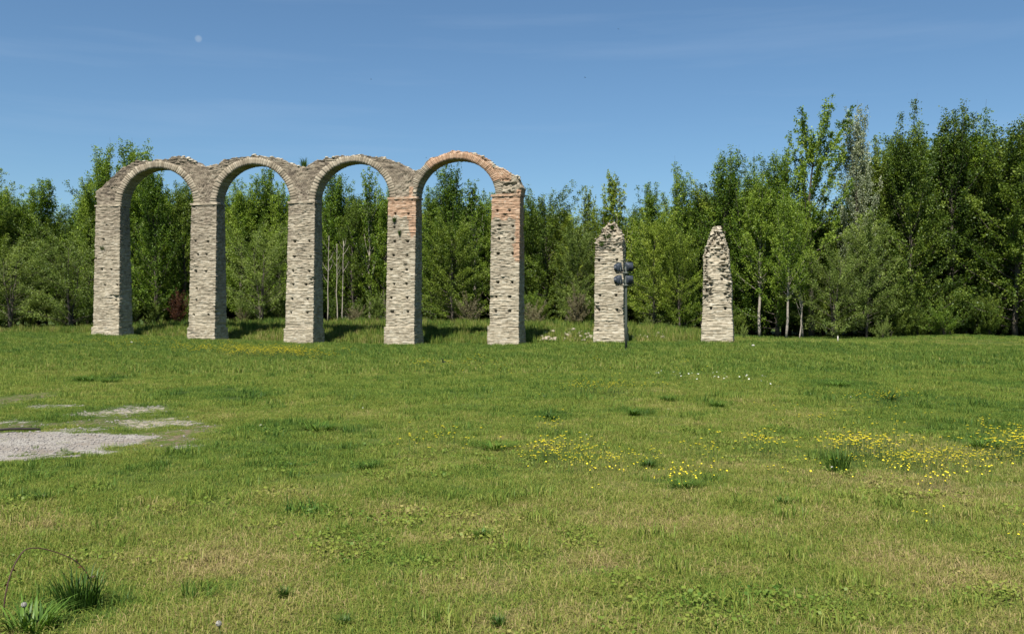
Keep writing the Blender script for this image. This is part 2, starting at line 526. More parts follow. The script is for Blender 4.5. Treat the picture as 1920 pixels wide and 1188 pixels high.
def fields(x, y):
    x = np.asarray(x, float); y = np.asarray(y, float)
    gravel = np.zeros_like(x); sand = np.zeros_like(x); earth = np.zeros_like(x)
    for i, (a, b, c, d, r) in enumerate(GRAVEL):
        gravel = np.maximum(gravel, blob(x, y, a, b, c, d, 31 + i, r) * (1 if i < 2 else 0.48))
    for i, (a, b, c, d, r) in enumerate(SAND):
        s = blob(x, y, a, b, c, d, 51 + i, r)
        sand = np.maximum(sand, s); gravel = np.maximum(gravel, s * 0.54)
    for i, (a, b, c, d, r) in enumerate(EARTH):
        earth = np.maximum(earth, blob(x, y, a, b, c, d, 71 + i, r) * 0.46)
    n1 = fbm(x * 0.22, y * 0.16, 101, 4); n2 = fbm(x * 1.3, y * 1.1, 102, 4)
    dist = smooth(y, 7, 24)
    tint = 0.44 + 0.20 * dist + (n1 - 0.5) * (0.62 - 0.25 * smooth(y, 14, 30)) + (n2 - 0.5) * (0.55 - 0.2 * smooth(y, 14, 30))
    tint = tint + 0.07 * smooth(y, 38, 58) + 0.06 * smooth(x / np.maximum(y, 1), 0.0, 0.5) * smooth(y, 12, 30)
    for i, (a, b, c, d) in enumerate(LUSH):
        tint = tint + 0.28 * blob(x, y, a, b, c, d, 201 + i, 0.6)
    for i, (a, b, c, d) in enumerate(DRYB):
        tint = tint - 0.19 * blob(x, y, a, b, c, d, 301 + i, 0.7)
    u, t = to_row(x, y)
    tint = tint + 0.08 * smooth(t, 3, 6) * smooth(14 - u, 0, 4)
    return np.clip(tint, 0.02, 0.98), gravel, sand, earth


# terrain sheet
def axis(fine0, fine1, step, lim, grow=1.09):
    a = list(np.arange(fine0, fine1 + 1e-6, step))
    s = step
    v = a[-1]
    while v < lim[1]:
        s *= grow; v += s; a.append(v)
    s = step; v = a[0]; pre = []
    while v > lim[0]:
        s *= grow; v -= s; pre.append(v)
    return np.array(pre[::-1] + a)


gx = axis(-11, 11, 0.16, (-900, 900), 1.045)
gy = axis(4.5, 24, 0.16, (-300, 1200), 1.035)
GX, GY = np.meshgrid(gx, gy)
GXf, GYf = GX.ravel(), GY.ravel()
gH = ground_h(GXf, GYf)
tint, gravel, sand, earth = fields(GXf, GYf)
nx, ny = len(gx), len(gy)
i = (np.arange(ny - 1)[:, None] * nx + np.arange(nx - 1)[None]).ravel()
gq = np.stack([i, i + 1, i + 1 + nx, i + nx], -1)
ground = obj('ground', mesh_np('ground', np.stack([GXf, GYf, gH], -1), gq, dict(tint=tint, gravel=gravel, sand=sand, earth=earth), True), M_GROUND)
tag(ground, 'wide grassy meadow rising to a low bank before the wood', kind='structure')

# ------------------------------------------------------------------ masonry
def sheet_faces(nr, ncol, closed=True):
    a = np.arange(nr - 1)[:, None] * ncol
    j = np.arange(ncol if closed else ncol - 1)[None]
    j2 = (j + 1) % ncol
    return np.stack([a + j, a + j2, a + ncol + j2, a + ncol + j], -1).reshape(-1, 4)


def courses(z0, z1, seed, mean=0.105):
    r = np.random.default_rng(seed)
    zs = [z0]
    while zs[-1] < z1:
        zs.append(zs[-1] + mean * r.uniform(0.8, 1.2))
    return np.array(zs)


def block_fields(s, z, zs, seed, brick=None):
    """s: distance along the face, z: height -> per block random, in-course position"""
    k = np.clip(np.searchsorted(zs, z, side='right') - 1, 0, len(zs) - 2)
    f = (z - zs[k]) / (zs[k + 1] - zs[k])
    ln = 0.15 + 0.30 * hash2(k, k * 0 + 3, seed)
    bi = np.floor((s + 7 * hash2(k, k * 0 + 5, seed)) / ln)
    return k, f, hash2(bi, k, seed + 1), hash2(bi, k, seed + 2)


def pier_mesh(name, zlev, uL, uR, tF, tB, seed, holes=(), tone=None, brickf=None, rough=1.0, ruin=None, cap=True, erode=None):
    z0, z1 = zlev[0], zlev[-1]
    zs = courses(z0 - 0.3, z1 + 0.5, seed, 0.108)
    rows = np.linspace(z0, z1, max(4, int((z1 - z0) / 0.031)))
    L = np.interp(rows, zlev, uL); R = np.interp(rows, zlev, uR)
    Fr = np.interp(rows, zlev, tF); Bk = np.interp(rows, zlev, tB)
    W = max(0.5, np.max(R - L)); D = max(0.5, np.max(Bk - Fr))
    nu = int(W / 0.065); nd = int(D / 0.09)
    fu = np.arange(nu) / nu; fd = np.arange(nd) / nd
    nr = len(rows)
    one = np.ones((nr, 1))
    u = np.concatenate([L[:, None] + (R - L)[:, None] * fu, R[:, None] * np.ones((1, nd)), R[:, None] - (R - L)[:, None] * fu, L[:, None] * np.ones((1, nd))], 1)
    t = np.concatenate([Fr[:, None] * np.ones((1, nu)), Fr[:, None] + (Bk - Fr)[:, None] * fd, Bk[:, None] * np.ones((1, nu)), Bk[:, None] - (Bk - Fr)[:, None] * fd], 1)
    nrm_u = np.concatenate([np.zeros(nu), np.ones(nd), np.zeros(nu), -np.ones(nd)])
    nrm_t = np.concatenate([-np.ones(nu), np.zeros(nd), np.ones(nu), np.zeros(nd)])
    cor = [0, nu, nu + nd, 2 * nu + nd]
    for c, (a, b) in zip(cor, ((-.7, -.7), (.7, -.7), (.7, .7), (-.7, .7))):
        nrm_u[c] = a; nrm_t[c] = b
    ss = np.concatenate([fu * W, W + fd * D, W + D + fu * W, 2 * W + D + fd * D])
    S = np.broadcast_to(ss, u.shape); Zm = np.broadcast_to(rows[:, None], u.shape)
    wav = (fbm(S * 0.9, Zm * 0.7, seed + 80, 3) - 0.5) * np.where(rough > 1.1, 0.30, 0.17) * (0.4 + smooth(Zm, z0 + 1.5, z0 + 5))
    k, f, r1, r2 = block_fields(S, np.clip(Zm + wav, zs[0], zs[-1] - 1e-3), zs, seed)
    joint = (f < 0.28) * (0.30 + 0.70 * (vnoise(S * 2.0, k * 7.3, seed + 81) > 0.40))
    er = fbm(S * 0.9, Zm * 0.9, seed + 40, 4)
    spall = smooth(er, 0.58, 0.82)
    if erode is not None:
        spall = np.clip(spall + erode(S, Zm, W), 0, 1.4)
    d = (r1 - 0.5) * 0.042 * rough * (1 + 1.8 * spall) - joint * (0.022 + 0.038 * r1 + 0.05 * spall) * rough
    d = d - (hash2(np.floor(S / 0.19 + k * 0.37), k, seed + 12) > 0.62) * np.clip(spall - 0.25, 0, 1) * 0.17 * np.where(rough > 1.1, 1.5, 0.35) * (rough > 0.9)
    d = d - spall * 0.05 + (fbm(S * 3, Zm * 5, seed + 60, 3) - 0.5) * 0.05 * (1 + spall)
    if ruin is not None:
        hi = smooth(Zm, ruin, z1)
        d = d + (hash2(np.floor(S / 0.21), k // 2, seed + 9) - 0.6) * 0.30 * hi
    for (hs, hz) in holes:
        m = (np.abs(S - hs) < 0.075) & (np.abs(Zm - hz) < 0.08) & (S < W)
        d = np.where(m, -0.34, d)
    u = u + nrm_u * d; t = t + nrm_t * d
    pts = np.stack([u, t, Zm], -1).reshape(-1, 3)
    if ruin is not None:
        jit = (hash2(np.floor(pts[:, 0] / 0.2), np.floor(pts[:, 1] / 0.25), seed) - 0.5) * 0.36
        pts[:, 2] += jit * smooth(pts[:, 2], z1 - 1.0, z1)
    faces = [sheet_faces(nr, u.shape[1])]
    rnd = np.clip(0.12 + r2 * 0.62 + 0.25 * hash2(np.floor(S / 0.13), k, seed + 4) - joint * 0.30, 0, 1).ravel()
    tn = (np.zeros(u.shape) if tone is None else tone(S, Zm)).ravel()
    bk = (np.zeros(u.shape) if brickf is None else brickf(S, Zm, W, nrm_u)).ravel()
    if cap:
        n = u.shape[1]; base = (nr - 1) * n
        c = pts[base:base + n].mean(0); c[2] += 0.03
        pts = np.concatenate([pts, c[None]])
        j = np.arange(n)
        faces.append(np.stack([base + j, base + (j + 1) % n, np.full(n, len(pts) - 1)], -1))
        rnd = np.append(rnd, 0.5); tn = np.append(tn, tn[-1]); bk = np.append(bk, bk[-1])
    return mesh_np(name, pts, faces, dict(rnd=rnd, tone=tn, brick=bk))


aq = empty('aqueduct_ruin', (P0[0], P0[1], 0), ROW)
tag(aq, 'long ruined stone aqueduct of five tall piers joined by four round arches', 'aqueduct')

TF_TOP, TB_TOP = 0.22, 1.32
DB = 1.78
pier_top = []


def hole_rows(pts_px, uleft):
    out = []
    for (x, y) in pts_px:
        u_, z_ = px_uz(x, y); out.append((float(u_) - uleft, float(z_)))
    return out


HOLES = [
    [(188, 505), (206, 505), (193, 534), (217, 534), (214, 562), (176, 484), (190, 448)],
    [(362, 452), (386, 452), (367, 477), (384, 477), (364, 508), (383, 508), (366, 541), (366, 562), (390, 590), (362, 590)],
    [(548, 452), (576, 452), (548, 481), (579, 481), (546, 508), (577, 508), (547, 533), (571, 533), (546, 560), (575, 560), (544, 586), (574, 586)],
    [(737, 400), (762, 400), (735, 425), (736, 452), (761, 452), (735, 478), (760, 478), (731, 505), (760, 505), (737, 532), (760, 532), (732, 558), (762, 558), (734, 584), (763, 584)],
    [(929, 394), (952, 394), (933, 422), (959, 423), (932, 447), (959, 448), (931, 475), (958, 475), (931, 529), (958, 529), (929, 556), (954, 556), (928, 583), (954, 583)],
]


def brick_p4(S, Z, W, nu_):
    zA = px_uz(750, 405)[1]; zB = px_uz(750, 448)[1]
    s = S / W + (fbm(S * 4, Z * 4, 8, 3) - 0.5) * 0.35
    zz = Z + (fbm(S * 3, Z * 0.5, 18, 3) - 0.5) * 0.9
    return np.where(S < W * 3, np.maximum(smooth(zz, zA - .15, zA + .15), smooth(s, 0.68, 0.8) * smooth(zz, zB - .3, zB + .3) * (S < W * 1.02)), 0)


def brick_p5(S, Z, W, nu_):
    zA = px_uz(950, 408)[1]; zB = px_uz(950, 490)[1]
    s = S / W + (fbm(S * 4, Z * 4, 9, 3) - 0.5) * 0.25
    zz = Z + (fbm(S * 3, Z * 0.5, 19, 3) - 0.5) * 0.7
    strip = np.maximum(smooth(s, 0.76, 0.86), (S > W * 1.0) * 1.0) * smooth(zz, zB - .3, zB + .3) * (S < W * 1.9)
    return np.maximum(smooth(zz, zA - .15, zA + .15), strip)


for i, p in enumerate(PIERS):
    ub = px_u(np.array([p[0], p[1]])); up = px_u(np.array([p[3], p[4]])); ut = px_u(np.array([p[6], p[7]]))
    zb = float(px_uz((p[0] + p[1]) / 2, p[2])[1]); zp = float(px_uz((p[3] + p[4]) / 2, p[5])[1]); zt = float(px_uz((p[6] + p[7]) / 2, p[8])[1])
    pier_top.append((float(ut[0]), float(ut[1]), zt))
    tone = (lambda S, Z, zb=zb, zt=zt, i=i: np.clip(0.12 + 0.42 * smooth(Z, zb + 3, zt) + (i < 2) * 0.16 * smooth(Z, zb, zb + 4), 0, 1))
    lo = zp - 0.02
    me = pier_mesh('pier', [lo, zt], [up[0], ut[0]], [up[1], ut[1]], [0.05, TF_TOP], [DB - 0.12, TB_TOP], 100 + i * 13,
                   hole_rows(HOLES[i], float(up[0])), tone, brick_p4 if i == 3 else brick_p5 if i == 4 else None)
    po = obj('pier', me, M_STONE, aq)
    if i >= 3:
        po['label'] = 'pier patched with orange brick near its top'
    pm = pier_mesh('plinth', [zb - 0.5, zb, zp], [ub[0], ub[0], ub[0] + .02], [ub[1], ub[1], ub[1] - .02], [0, 0, 0], [DB + .04, DB + .04, DB], 200 + i * 13, (), (lambda S, Z: 0.10 + 0 * S), None, 0.7)
    obj('plinth', pm, M_STONE, po)
    e = 0.055
    im = pier_mesh('impost', [zt - 0.02, zt + 0.12], [ut[0] - e, ut[0] - e], [ut[1] + e, ut[1] + e], [TF_TOP - e, TF_TOP - e], [TB_TOP + e, TB_TOP + e], 300 + i * 13, (), (lambda S, Z, i=i: 0.45 + 0 * S), (lambda S, Z, W, nn_: 0.62 + 0 * S) if i >= 3 else None, 0.8)
    obj('impost', im, M_STONE, po)

ARCHES = [
    dict(l=222.5, r=359.5, crown=314.5, out=[(380.5, 313.8), (377.7, 313), (366, 308), (354.8, 300.6), (343, 294), (332, 291.5), (320, 293), (314.7, 297.8), (297.5, 299), (274.6, 300), (251.7, 300.6), (240, 306), (223, 315.5), (206, 331.5), (188.6, 349), (175, 360), (179.5, 386)], rw=0.56),
    dict(l=401.5, r=541.5, crown=307.5, out=[(561, 313), (548, 307), (532, 301), (519, 296), (509, 294.3), (486, 292.6), (475.7, 291), (463, 293), (446, 295), (428.8, 296), (415, 299), (409, 304.6), (392, 309), (380.5, 313.8)], rw=0.52),
    dict(l=587, r=728.5, crown=303, out=[(772, 320), (766, 317.8), (754.8, 310), (737.6, 301.8), (720, 297), (706.7, 292.6), (691.8, 291.5), (672, 289), (651.6, 291), (628.7, 293), (606, 296), (594, 299.5), (578, 307), (571, 311), (561, 313)], rw=0.48),
    dict(l=777.5, r=927.5, crown=297.5, out=[(972.5, 366), (977, 349), (970.5, 337.6), (964.8, 329.6), (953, 322.7), (941.9, 315.8), (927, 312.4), (907.5, 295.8), (890, 288), (873, 283), (856, 281.5), (838.8, 283.7), (821.6, 290), (804, 298), (791.8, 309), (782.6, 318.7), (772, 320)], rw=0.50),
]


def lump(mb, c, s, seed):
    r = np.random.default_rng(seed)
    p = np.array([[1, 0, 0], [-1, 0, 0], [0, 1, 0], [0, -1, 0], [0, 0, 1], [0, 0, -1]], float)
    f = [(0, 2, 4), (2, 1, 4), (1, 3, 4), (3, 0, 4), (2, 0, 5), (1, 2, 5), (3, 1, 5), (0, 3, 5)]
    # one subdivision
    vs = [tuple(x) for x in p]; fs = []; cache = {}
    def midp(a, b):
        k = (min(a, b), max(a, b))
        if k not in cache:
            m = (np.array(vs[a]) + np.array(vs[b])) / 2; m /= np.linalg.norm(m)
            vs.append(tuple(m)); cache[k] = len(vs) - 1
        return cache[k]
    for a, b, c_ in f:
        ab, bc, ca = midp(a, b), midp(b, c_), midp(c_, a)
        fs += [(a, ab, ca), (ab, b, bc), (ca, bc, c_), (ab, bc, ca)]
    v = np.array(vs) * r.uniform(0.65, 1.2, (len(vs), 1))
    v = np.clip(v, -0.8, 0.8) * np.asarray(s)
    an = r.uniform(0, 6.28); R = np.array([[cos(an), -sin(an), 0], [sin(an), cos(an), 0], [0, 0, 1]])
    mb.add(v @ R.T + np.asarray(c), fs)


for i, a in enumerate(ARCHES):
    pl, pr = pier_top[i], pier_top[i + 1]
    uL_, uR_ = float(px_u(a['l'])), float(px_u(a['r']))
    uc = (uL_ + uR_) / 2; ru = (uR_ - uL_) / 2
    zl, zr = pl[2], pr[2]
    ul, ur = (pl[0] + pl[1]) / 2, (pr[0] + pr[1]) / 2
    line = lambda u: zl + (zr - zl) * (u - ul) / (ur - ul)
    # crown from the photo, at the middle of the arch
    zcr = float(px_uz((a['l'] + a['r']) / 2, a['crown'])[1])
    rv = zcr - line(uc)
    op = np.array([px_uz(x, y) for x, y in a['out']], float)
    op[:, 1] -= line(op[:, 0])
    # close down to the springing line at both ends
    if i != 3:
        op = np.concatenate([[[op[0, 0], 0.0]], op])
    else:
        op[0, 1] = 0.0
    if i != 0:
        op = np.concatenate([op, [[op[-1, 0], 0.0]]])
    else:
        op[-1, 1] = 0.0
    op[0, 1] -= 1e-3; op[-1, 1] -= 1e-3

    def outer(th):
        dx, dy = np.cos(th), np.sin(th)
        best = np.zeros_like(th)
        for (x1, y1), (x2, y2) in zip(op[:-1], op[1:]):
            x1, x2 = x1 - uc, x2 - uc
            ex, ey = x2 - x1, y2 - y1
            den = dx * ey - dy * ex
            den = np.where(np.abs(den) < 1e-9, 1e-9, den)
            tt = (x1 * ey - y1 * ex) / den
            ss = (x1 * dy - y1 * dx) / den
            best = np.where((ss >= -1e-4) & (ss <= 1 + 1e-4) & (tt > 0), np.maximum(best, tt), best)
        return best
    # ---- ring of voussoirs
    rg = np.random.default_rng(500 + i)
    th = []; blk = []; jn = []
    t_ = 0.0; b_ = 0
    thick = 0.17 if i < 3 else 0.10
    while t_ < pi:
        dt = thick * rg.uniform(0.7, 1.4) / ru
        for q, jq in ((0.0, 1), (0.16, 0), (0.84, 0)):
            if t_ + q * dt < pi:
                th.append(t_ + q * dt); blk.append(b_); jn.append(jq)
        t_ += dt; b_ += 1
    th.append(pi); blk.append(b_); jn.append(0)
    th = np.array(th); blk = np.array(blk); jn = np.array(jn)
    rin = 1 / np.sqrt((np.cos(th) / ru) ** 2 + (np.sin(th) / rv) ** 2)
    ro = outer(th)
    rw = np.minimum(a['rw'] * (1 + 0.12 * (hash2(blk, blk * 0, 31 + i) - 0.5)), np.maximum(ro - rin - 0.03, 0.25))
    prof = [('f', q) for q in (0, .33, .66, 1)] + [('o', q) for q in (.25, .5, .75)] + [('b', q) for q in (1, .66, .33, 0)] + [('i', q) for q in (.8, .6, .4, .2)]
    A = np.zeros((len(th), len(prof), 3))
    jr = hash2(blk, blk * 0 + 1, 77 + i) - 0.5
    for c, (kind, q) in enumerate(prof):
        stag = hash2(blk, np.full(len(blk), int(q * 10)), 90 + i) - 0.5
        tf = TF_TOP - 0.012 - jr * 0.045 + jn * 0.04 + stag * 0.02
        tb = TB_TOP + 0.03 + jr * 0.045 - jn * 0.04
        if kind == 'f': r, t = rin + q * rw, tf
        elif kind == 'b': r, t = rin + q * rw, tb
        elif kind == 'o': r, t = rin + rw, tf + (tb - tf) * q
        else: r, t = rin + 0 * rw, tb + (tf - tb) * (1 - q)
        rr = r + (jr * 0.03 + jn * 0.02 if kind in 'i' or q == 0 else 0)
        A[:, c, 0] = uc + rr * np.cos(th)
        A[:, c, 1] = t
        A[:, c, 2] = rr * np.sin(th) + line(uc + rr * np.cos(th))
    rnd = np.clip(hash2(blk, blk * 0 + 2, 5 + i) * 0.6 + 0.25 - jn * 0.2, 0, 1)[:, None] + 0 * A[:, :, 0]
    thd = np.degrees(th)[:, None] + 0 * A[:, :, 0] + (hash2(np.arange(len(th)), 0, 4)[:, None] - .5) * 6
    brick = (smooth(thd, 15, 22) * (1 - smooth(thd, 131, 136))) if i == 3 else 0 * rnd
    tone = 0.66 + 0 * rnd
    ringm = mesh_np('arch_ring', A.reshape(-1, 3), sheet_faces(len(th), len(prof)), dict(rnd=rnd.ravel(), tone=tone.ravel(), brick=np.asarray(brick).ravel()))
    # ---- masonry above and beside the ring
    nt_ = 190
    th2 = np.linspace(0, pi, nt_)
    rin2 = 1 / np.sqrt((np.cos(th2) / ru) ** 2 + (np.sin(th2) / rv) ** 2)
    ro2 = outer(th2)
    rwi = np.minimum(a['rw'] - 0.05, np.maximum(ro2 - rin2 - 0.06, 0.2))
    r_a = rin2 + rwi
    r_b = np.maximum(ro2, r_a + 0.05)
    ue = uc + r_b * np.cos(th2)
    free = np.ones(nt_)
    if i != 0: free *= smooth(ue, ul + 0.02, ul + 0.3)
    if i != 3: free *= 1 - smooth(ue, ur - 0.3, ur - 0.02)
    r_b = r_b + ((fbm(th2 * 14, th2 * 0, 600 + i, 3) - 0.5) * 0.16 + (hash2(np.floor(th2 * 16), 0 * th2, 640 + i) - 0.5) * 0.09) * free
    r_b = r_b + (1 - free) * 0.04
    nrr = 24
    fr = np.linspace(0, 1, nrr)
    fo = [.2, .4, .6, .8]
    Rr = np.concatenate([r_a[:, None] + (r_b - r_a)[:, None] * fr, np.repeat(r_b[:, None], 4, 1), r_b[:, None] - (r_b - r_a)[:, None] * fr], 1)
    face = np.array([0] * nrr + [1] * 4 + [2] * nrr)
    T = np.where(face == 0, TF_TOP, TB_TOP) + np.zeros(Rr.shape)
    for c, q in enumerate(fo):
        T[:, nrr + c] = TF_TOP + (TB_TOP - TF_TOP) * q
    uu = uc + Rr * np.cos(th2)[:, None]
    zz = Rr * np.sin(th2)[:, None] + line(uu)
    zs = courses(5.0, 16.0, 700, 0.112)
    k, f, r1, r2 = block_fields(uu + 50, np.clip(zz + (fbm(uu * .8, zz * .8, 705, 3) - .5) * 0.25, 5.01, 15.9), zs, 710)
    joint = (f < 0.28) * (0.45 + 0.55 * (vnoise(uu * 2.2 + 200, k * 7.3, 706) > 0.4))
    sp = smooth(fbm(uu * 0.8, zz * 0.9, 720, 4), 0.45, 0.7)
    d = (r1 - 0.5) * 0.04 * (1 + 1.3 * sp) - joint * (0.03 + 0.05 * r2) - sp * 0.03
    if i == 3:
        right = smooth(uu, float(px_u(925)), float(px_u(945))) * (1 - smooth(zz, float(px_uz(950, 345)[1]), float(px_uz(950, 330)[1])))
        d = d + right * (r1 - 0.5) * 0.14
    T = T - np.where(face == 0, d, np.where(face == 2, -d, 0))
    bump = (hash2(np.floor(uu / 0.22), np.floor(T / 0.22), 730 + i) - 0.5) * 0.10
    zz = zz + np.where(face == 1, bump, 0) + np.where((face != 1) & (np.concatenate([fr, np.zeros(4), 1 - fr]) > 0.98), bump, 0)
    rnd = np.clip(r2 * 0.8 + 0.15 * r1 - joint * 0.2, 0, 1)
    if i == 3:
        bb = smooth(zz, float(px_uz(950, 343)[1]), float(px_uz(950, 334)[1])) * (1 - smooth(uu, float(px_u(952)), float(px_u(962)))) * smooth(uu, float(px_u(800)), float(px_u(806)))
        bb = np.maximum(bb, smooth(uu, float(px_u(966)), float(px_u(968))) * (1 - smooth(zz, float(px_uz(970, 356)[1]), float(px_uz(970, 352)[1]))))
    elif i == 2:
        bb = smooth(uu, float(px_u(763)), float(px_u(766))) * (1 - smooth(zz, float(px_uz(768, 352)[1]), float(px_uz(768, 346)[1])))
    else:
        bb = 0 * rnd
    body = mesh_np('arch', np.stack([uu, T, zz], -1).reshape(-1, 3), sheet_faces(nt_, Rr.shape[1]), dict(rnd=rnd.ravel(), tone=np.full(rnd.size, 0.92 if i < 3 else 0.6), brick=bb.ravel()))
    ao = obj('arch', body, M_STONE, aq)
    if i == 3:
        ao['label'] = 'arch rebuilt in orange brick with a broken end'
    obj('arch_ring', ringm, M_STONE, ao)
    # ---- loose stones along the broken top
    rs = np.random.default_rng(800 + i)
    for q in range(30):
        thq = rs.uniform(0.12, pi - 0.12)
        if i == 3:
            thq = rs.choice([rs.uniform(0.25, 1.15), rs.uniform(0.28, 0.75)])
        if i == 0 and q % 2 == 0:
            thq = rs.uniform(0.85, 1.2)
        rq = float(np.interp(thq, th2, r_b)) + rs.uniform(-0.03, 0.05)
        uq = uc + rq * cos(thq); zq = rq * sin(thq) + line(uq)
        sz = rs.uniform(0.07, 0.16)
        mb = MB()
        lump(mb, (uq, rs.uniform(TF_TOP + .05, TB_TOP - .3), zq), (sz * 1.6, sz * 1.2, sz * 0.75), 9000 + i * 200 + q)
        me = mb.mesh('loose_stone')
        nv = len(me.vertices)
        for nm_, vv in (('rnd', rs.uniform(0.35, 1.0)), ('tone', 0.2), ('brick', 0.0)):
            aa = me.attributes.new(nm_, 'FLOAT', 'POINT'); aa.data.foreach_set('value', np.full(nv, vv, np.float32))
        obj('loose_stone', me, M_STONE, ao)

# free-standing broken piers
def broken_pier(label, left, right, yb, yp, base_lr, holes, seed, tfun, erode=None, ruin_y=450):
    cu, zb = px_uz((base_lr[0] + base_lr[1]) / 2, yb)
    zp = float(px_uz((base_lr[0] + base_lr[1]) / 2, yp)[1])
    w0 = P0 + U * float(cu)
    root = empty('ruined_pier', (w0[0], w0[1], float(zb)), ROW)
    tag(root, label, 'ruined pier', 'free standing ruined piers')
    ys = sorted(set([y for _, y in left] + [y for _, y in right]), reverse=True)
    lx = np.interp(ys, [y for _, y in left][::-1], [x for x, _ in left][::-1])
    rx = np.interp(ys, [y for _, y in right][::-1], [x for x, _ in right][::-1])
    L = px_u(lx) - cu; R = px_u(rx) - cu
    zl = np.array([float(px_uz((a + b) / 2, y)[1]) for a, b, y in zip(lx, rx, ys)])
    wfrac = (R - L) / (R - L)[0]
    tf0 = np.interp(zl, [zl[0], zl[-1]], [0.05, 0.2]); tb0 = np.interp(zl, [zl[0], zl[-1]], [DB - 0.12, 1.45])
    cen = (tf0 + tb0) / 2; hw = (tb0 - tf0) / 2 * np.clip(wfrac * 1.02, 0.15, 1)
    me = pier_mesh('shaft', list(zl - zb), list(L), list(R), list(cen - hw), list(cen + hw), seed, hole_rows(holes, float(cu) + float(L[0])) and [(s, z - float(zb)) for s, z in hole_rows(holes, float(cu) + float(L[0]))],
                   tfun, None, 1.15, ruin=float(px_uz(base_lr[0], ruin_y)[1] - zb), erode=erode)
    sh = obj('shaft', me, M_STONE, root)
    rs = np.random.default_rng(seed + 3)
    for q in range(18):
        zq = zl[-1] - zb - abs(rs.normal(0, 0.45))
        lq = np.interp(zq, zl - zb, L); rq = np.interp(zq, zl - zb, R); cq = np.interp(zq, zl - zb, cen); hq = np.interp(zq, zl - zb, hw)
        sz = rs.uniform(0.05, 0.12)
        uq, tq = [(rs.uniform(lq, rq), cq - hq + 0.02), (lq + 0.02, cq + rs.uniform(-hq, hq)), (rq - 0.02, cq + rs.uniform(-hq, hq))][q % 3]
        mb = MB(); lump(mb, (uq, tq, zq), (sz * 1.5, sz * 1.2, sz * 0.7), seed * 50 + q)
        me = mb.mesh('loose_stone'); nv = len(me.vertices)
        for nm_, vv in (('rnd', rs.uniform(0.3, 1.0)), ('tone', 0.15), ('brick', 0.0)):
            aa = me.attributes.new(nm_, 'FLOAT', 'POINT'); aa.data.foreach_set('value', np.full(nv, vv, np.float32))
        obj('loose_stone', me, M_STONE, sh)
    ub = px_u(np.array(base_lr)) - cu
    pm = pier_mesh('plinth', [-0.5, 0, zp - zb], [ub[0], ub[0], ub[0] + .03], [ub[1], ub[1], ub[1] - .03], [0, 0, 0], [DB + .04, DB + .04, DB], seed + 7, (), (lambda S, Z: 0.0 * S), None, 0.7)
    obj('plinth', pm, M_STONE, root)
    return root, float(cu)


bp1, cu1 = broken_pier('blunt topped ruined pier beside the floodlight pole', [(1114, 614), (1114, 447), (1122, 441), (1127, 432), (1130, 424), (1135, 418.5)], [(1169, 614), (1167.5, 447), (1164, 438), (1158, 428), (1152, 421), (1147, 418.4)],
            643, 613, (1112, 1171), [(1123, 487), (1157, 487), (1124, 553), (1154, 553), (1123, 581), (1157, 581)], 901, lambda S, Z: np.clip(0.1 + 0.35 * smooth(Z, 4, 8), 0, 1), lambda S, Z, W: 0.55 * smooth(Z, 4.5, 6.5))
def er7(S, Z, W):
    s = S / W
    return smooth(Z, 2.0, 3.2) * (smooth(np.abs(s - 0.5 + (vnoise(S * 0 + 3, Z * 1.1, 4) - .5) * .5), 0.14, 0.34) * 1.1 + 0.6 * smooth(Z, 4.6, 6.0)) * (S < W * 1.01)
bp2, cu2 = broken_pier('pointed, heavily eroded ruined pier standing alone nearest the tall wood', [(1315.5, 609), (1317, 580), (1317.5, 540), (1318, 480), (1322, 465), (1328, 450), (1331, 440), (1336, 430), (1340.5, 425.5)],
            [(1374, 609), (1372, 580), (1371.5, 530), (1368.5, 510), (1366, 480), (1364, 465), (1361, 455), (1354, 440), (1349, 430), (1346.5, 425.4)],
            642, 608, (1314, 1375), [(1330, 551), (1361, 551), (1333, 578), (1361, 578), (1355, 523)], 931, lambda S, Z: np.clip(0.0 + 0.12 * smooth(Z, 5, 8), 0, 1), er7, 520)

# ------------------------------------------------------------------ trees
def tubes_append(store, pts, rad, n):
    store.tube(pts, rad, n, cap=False)


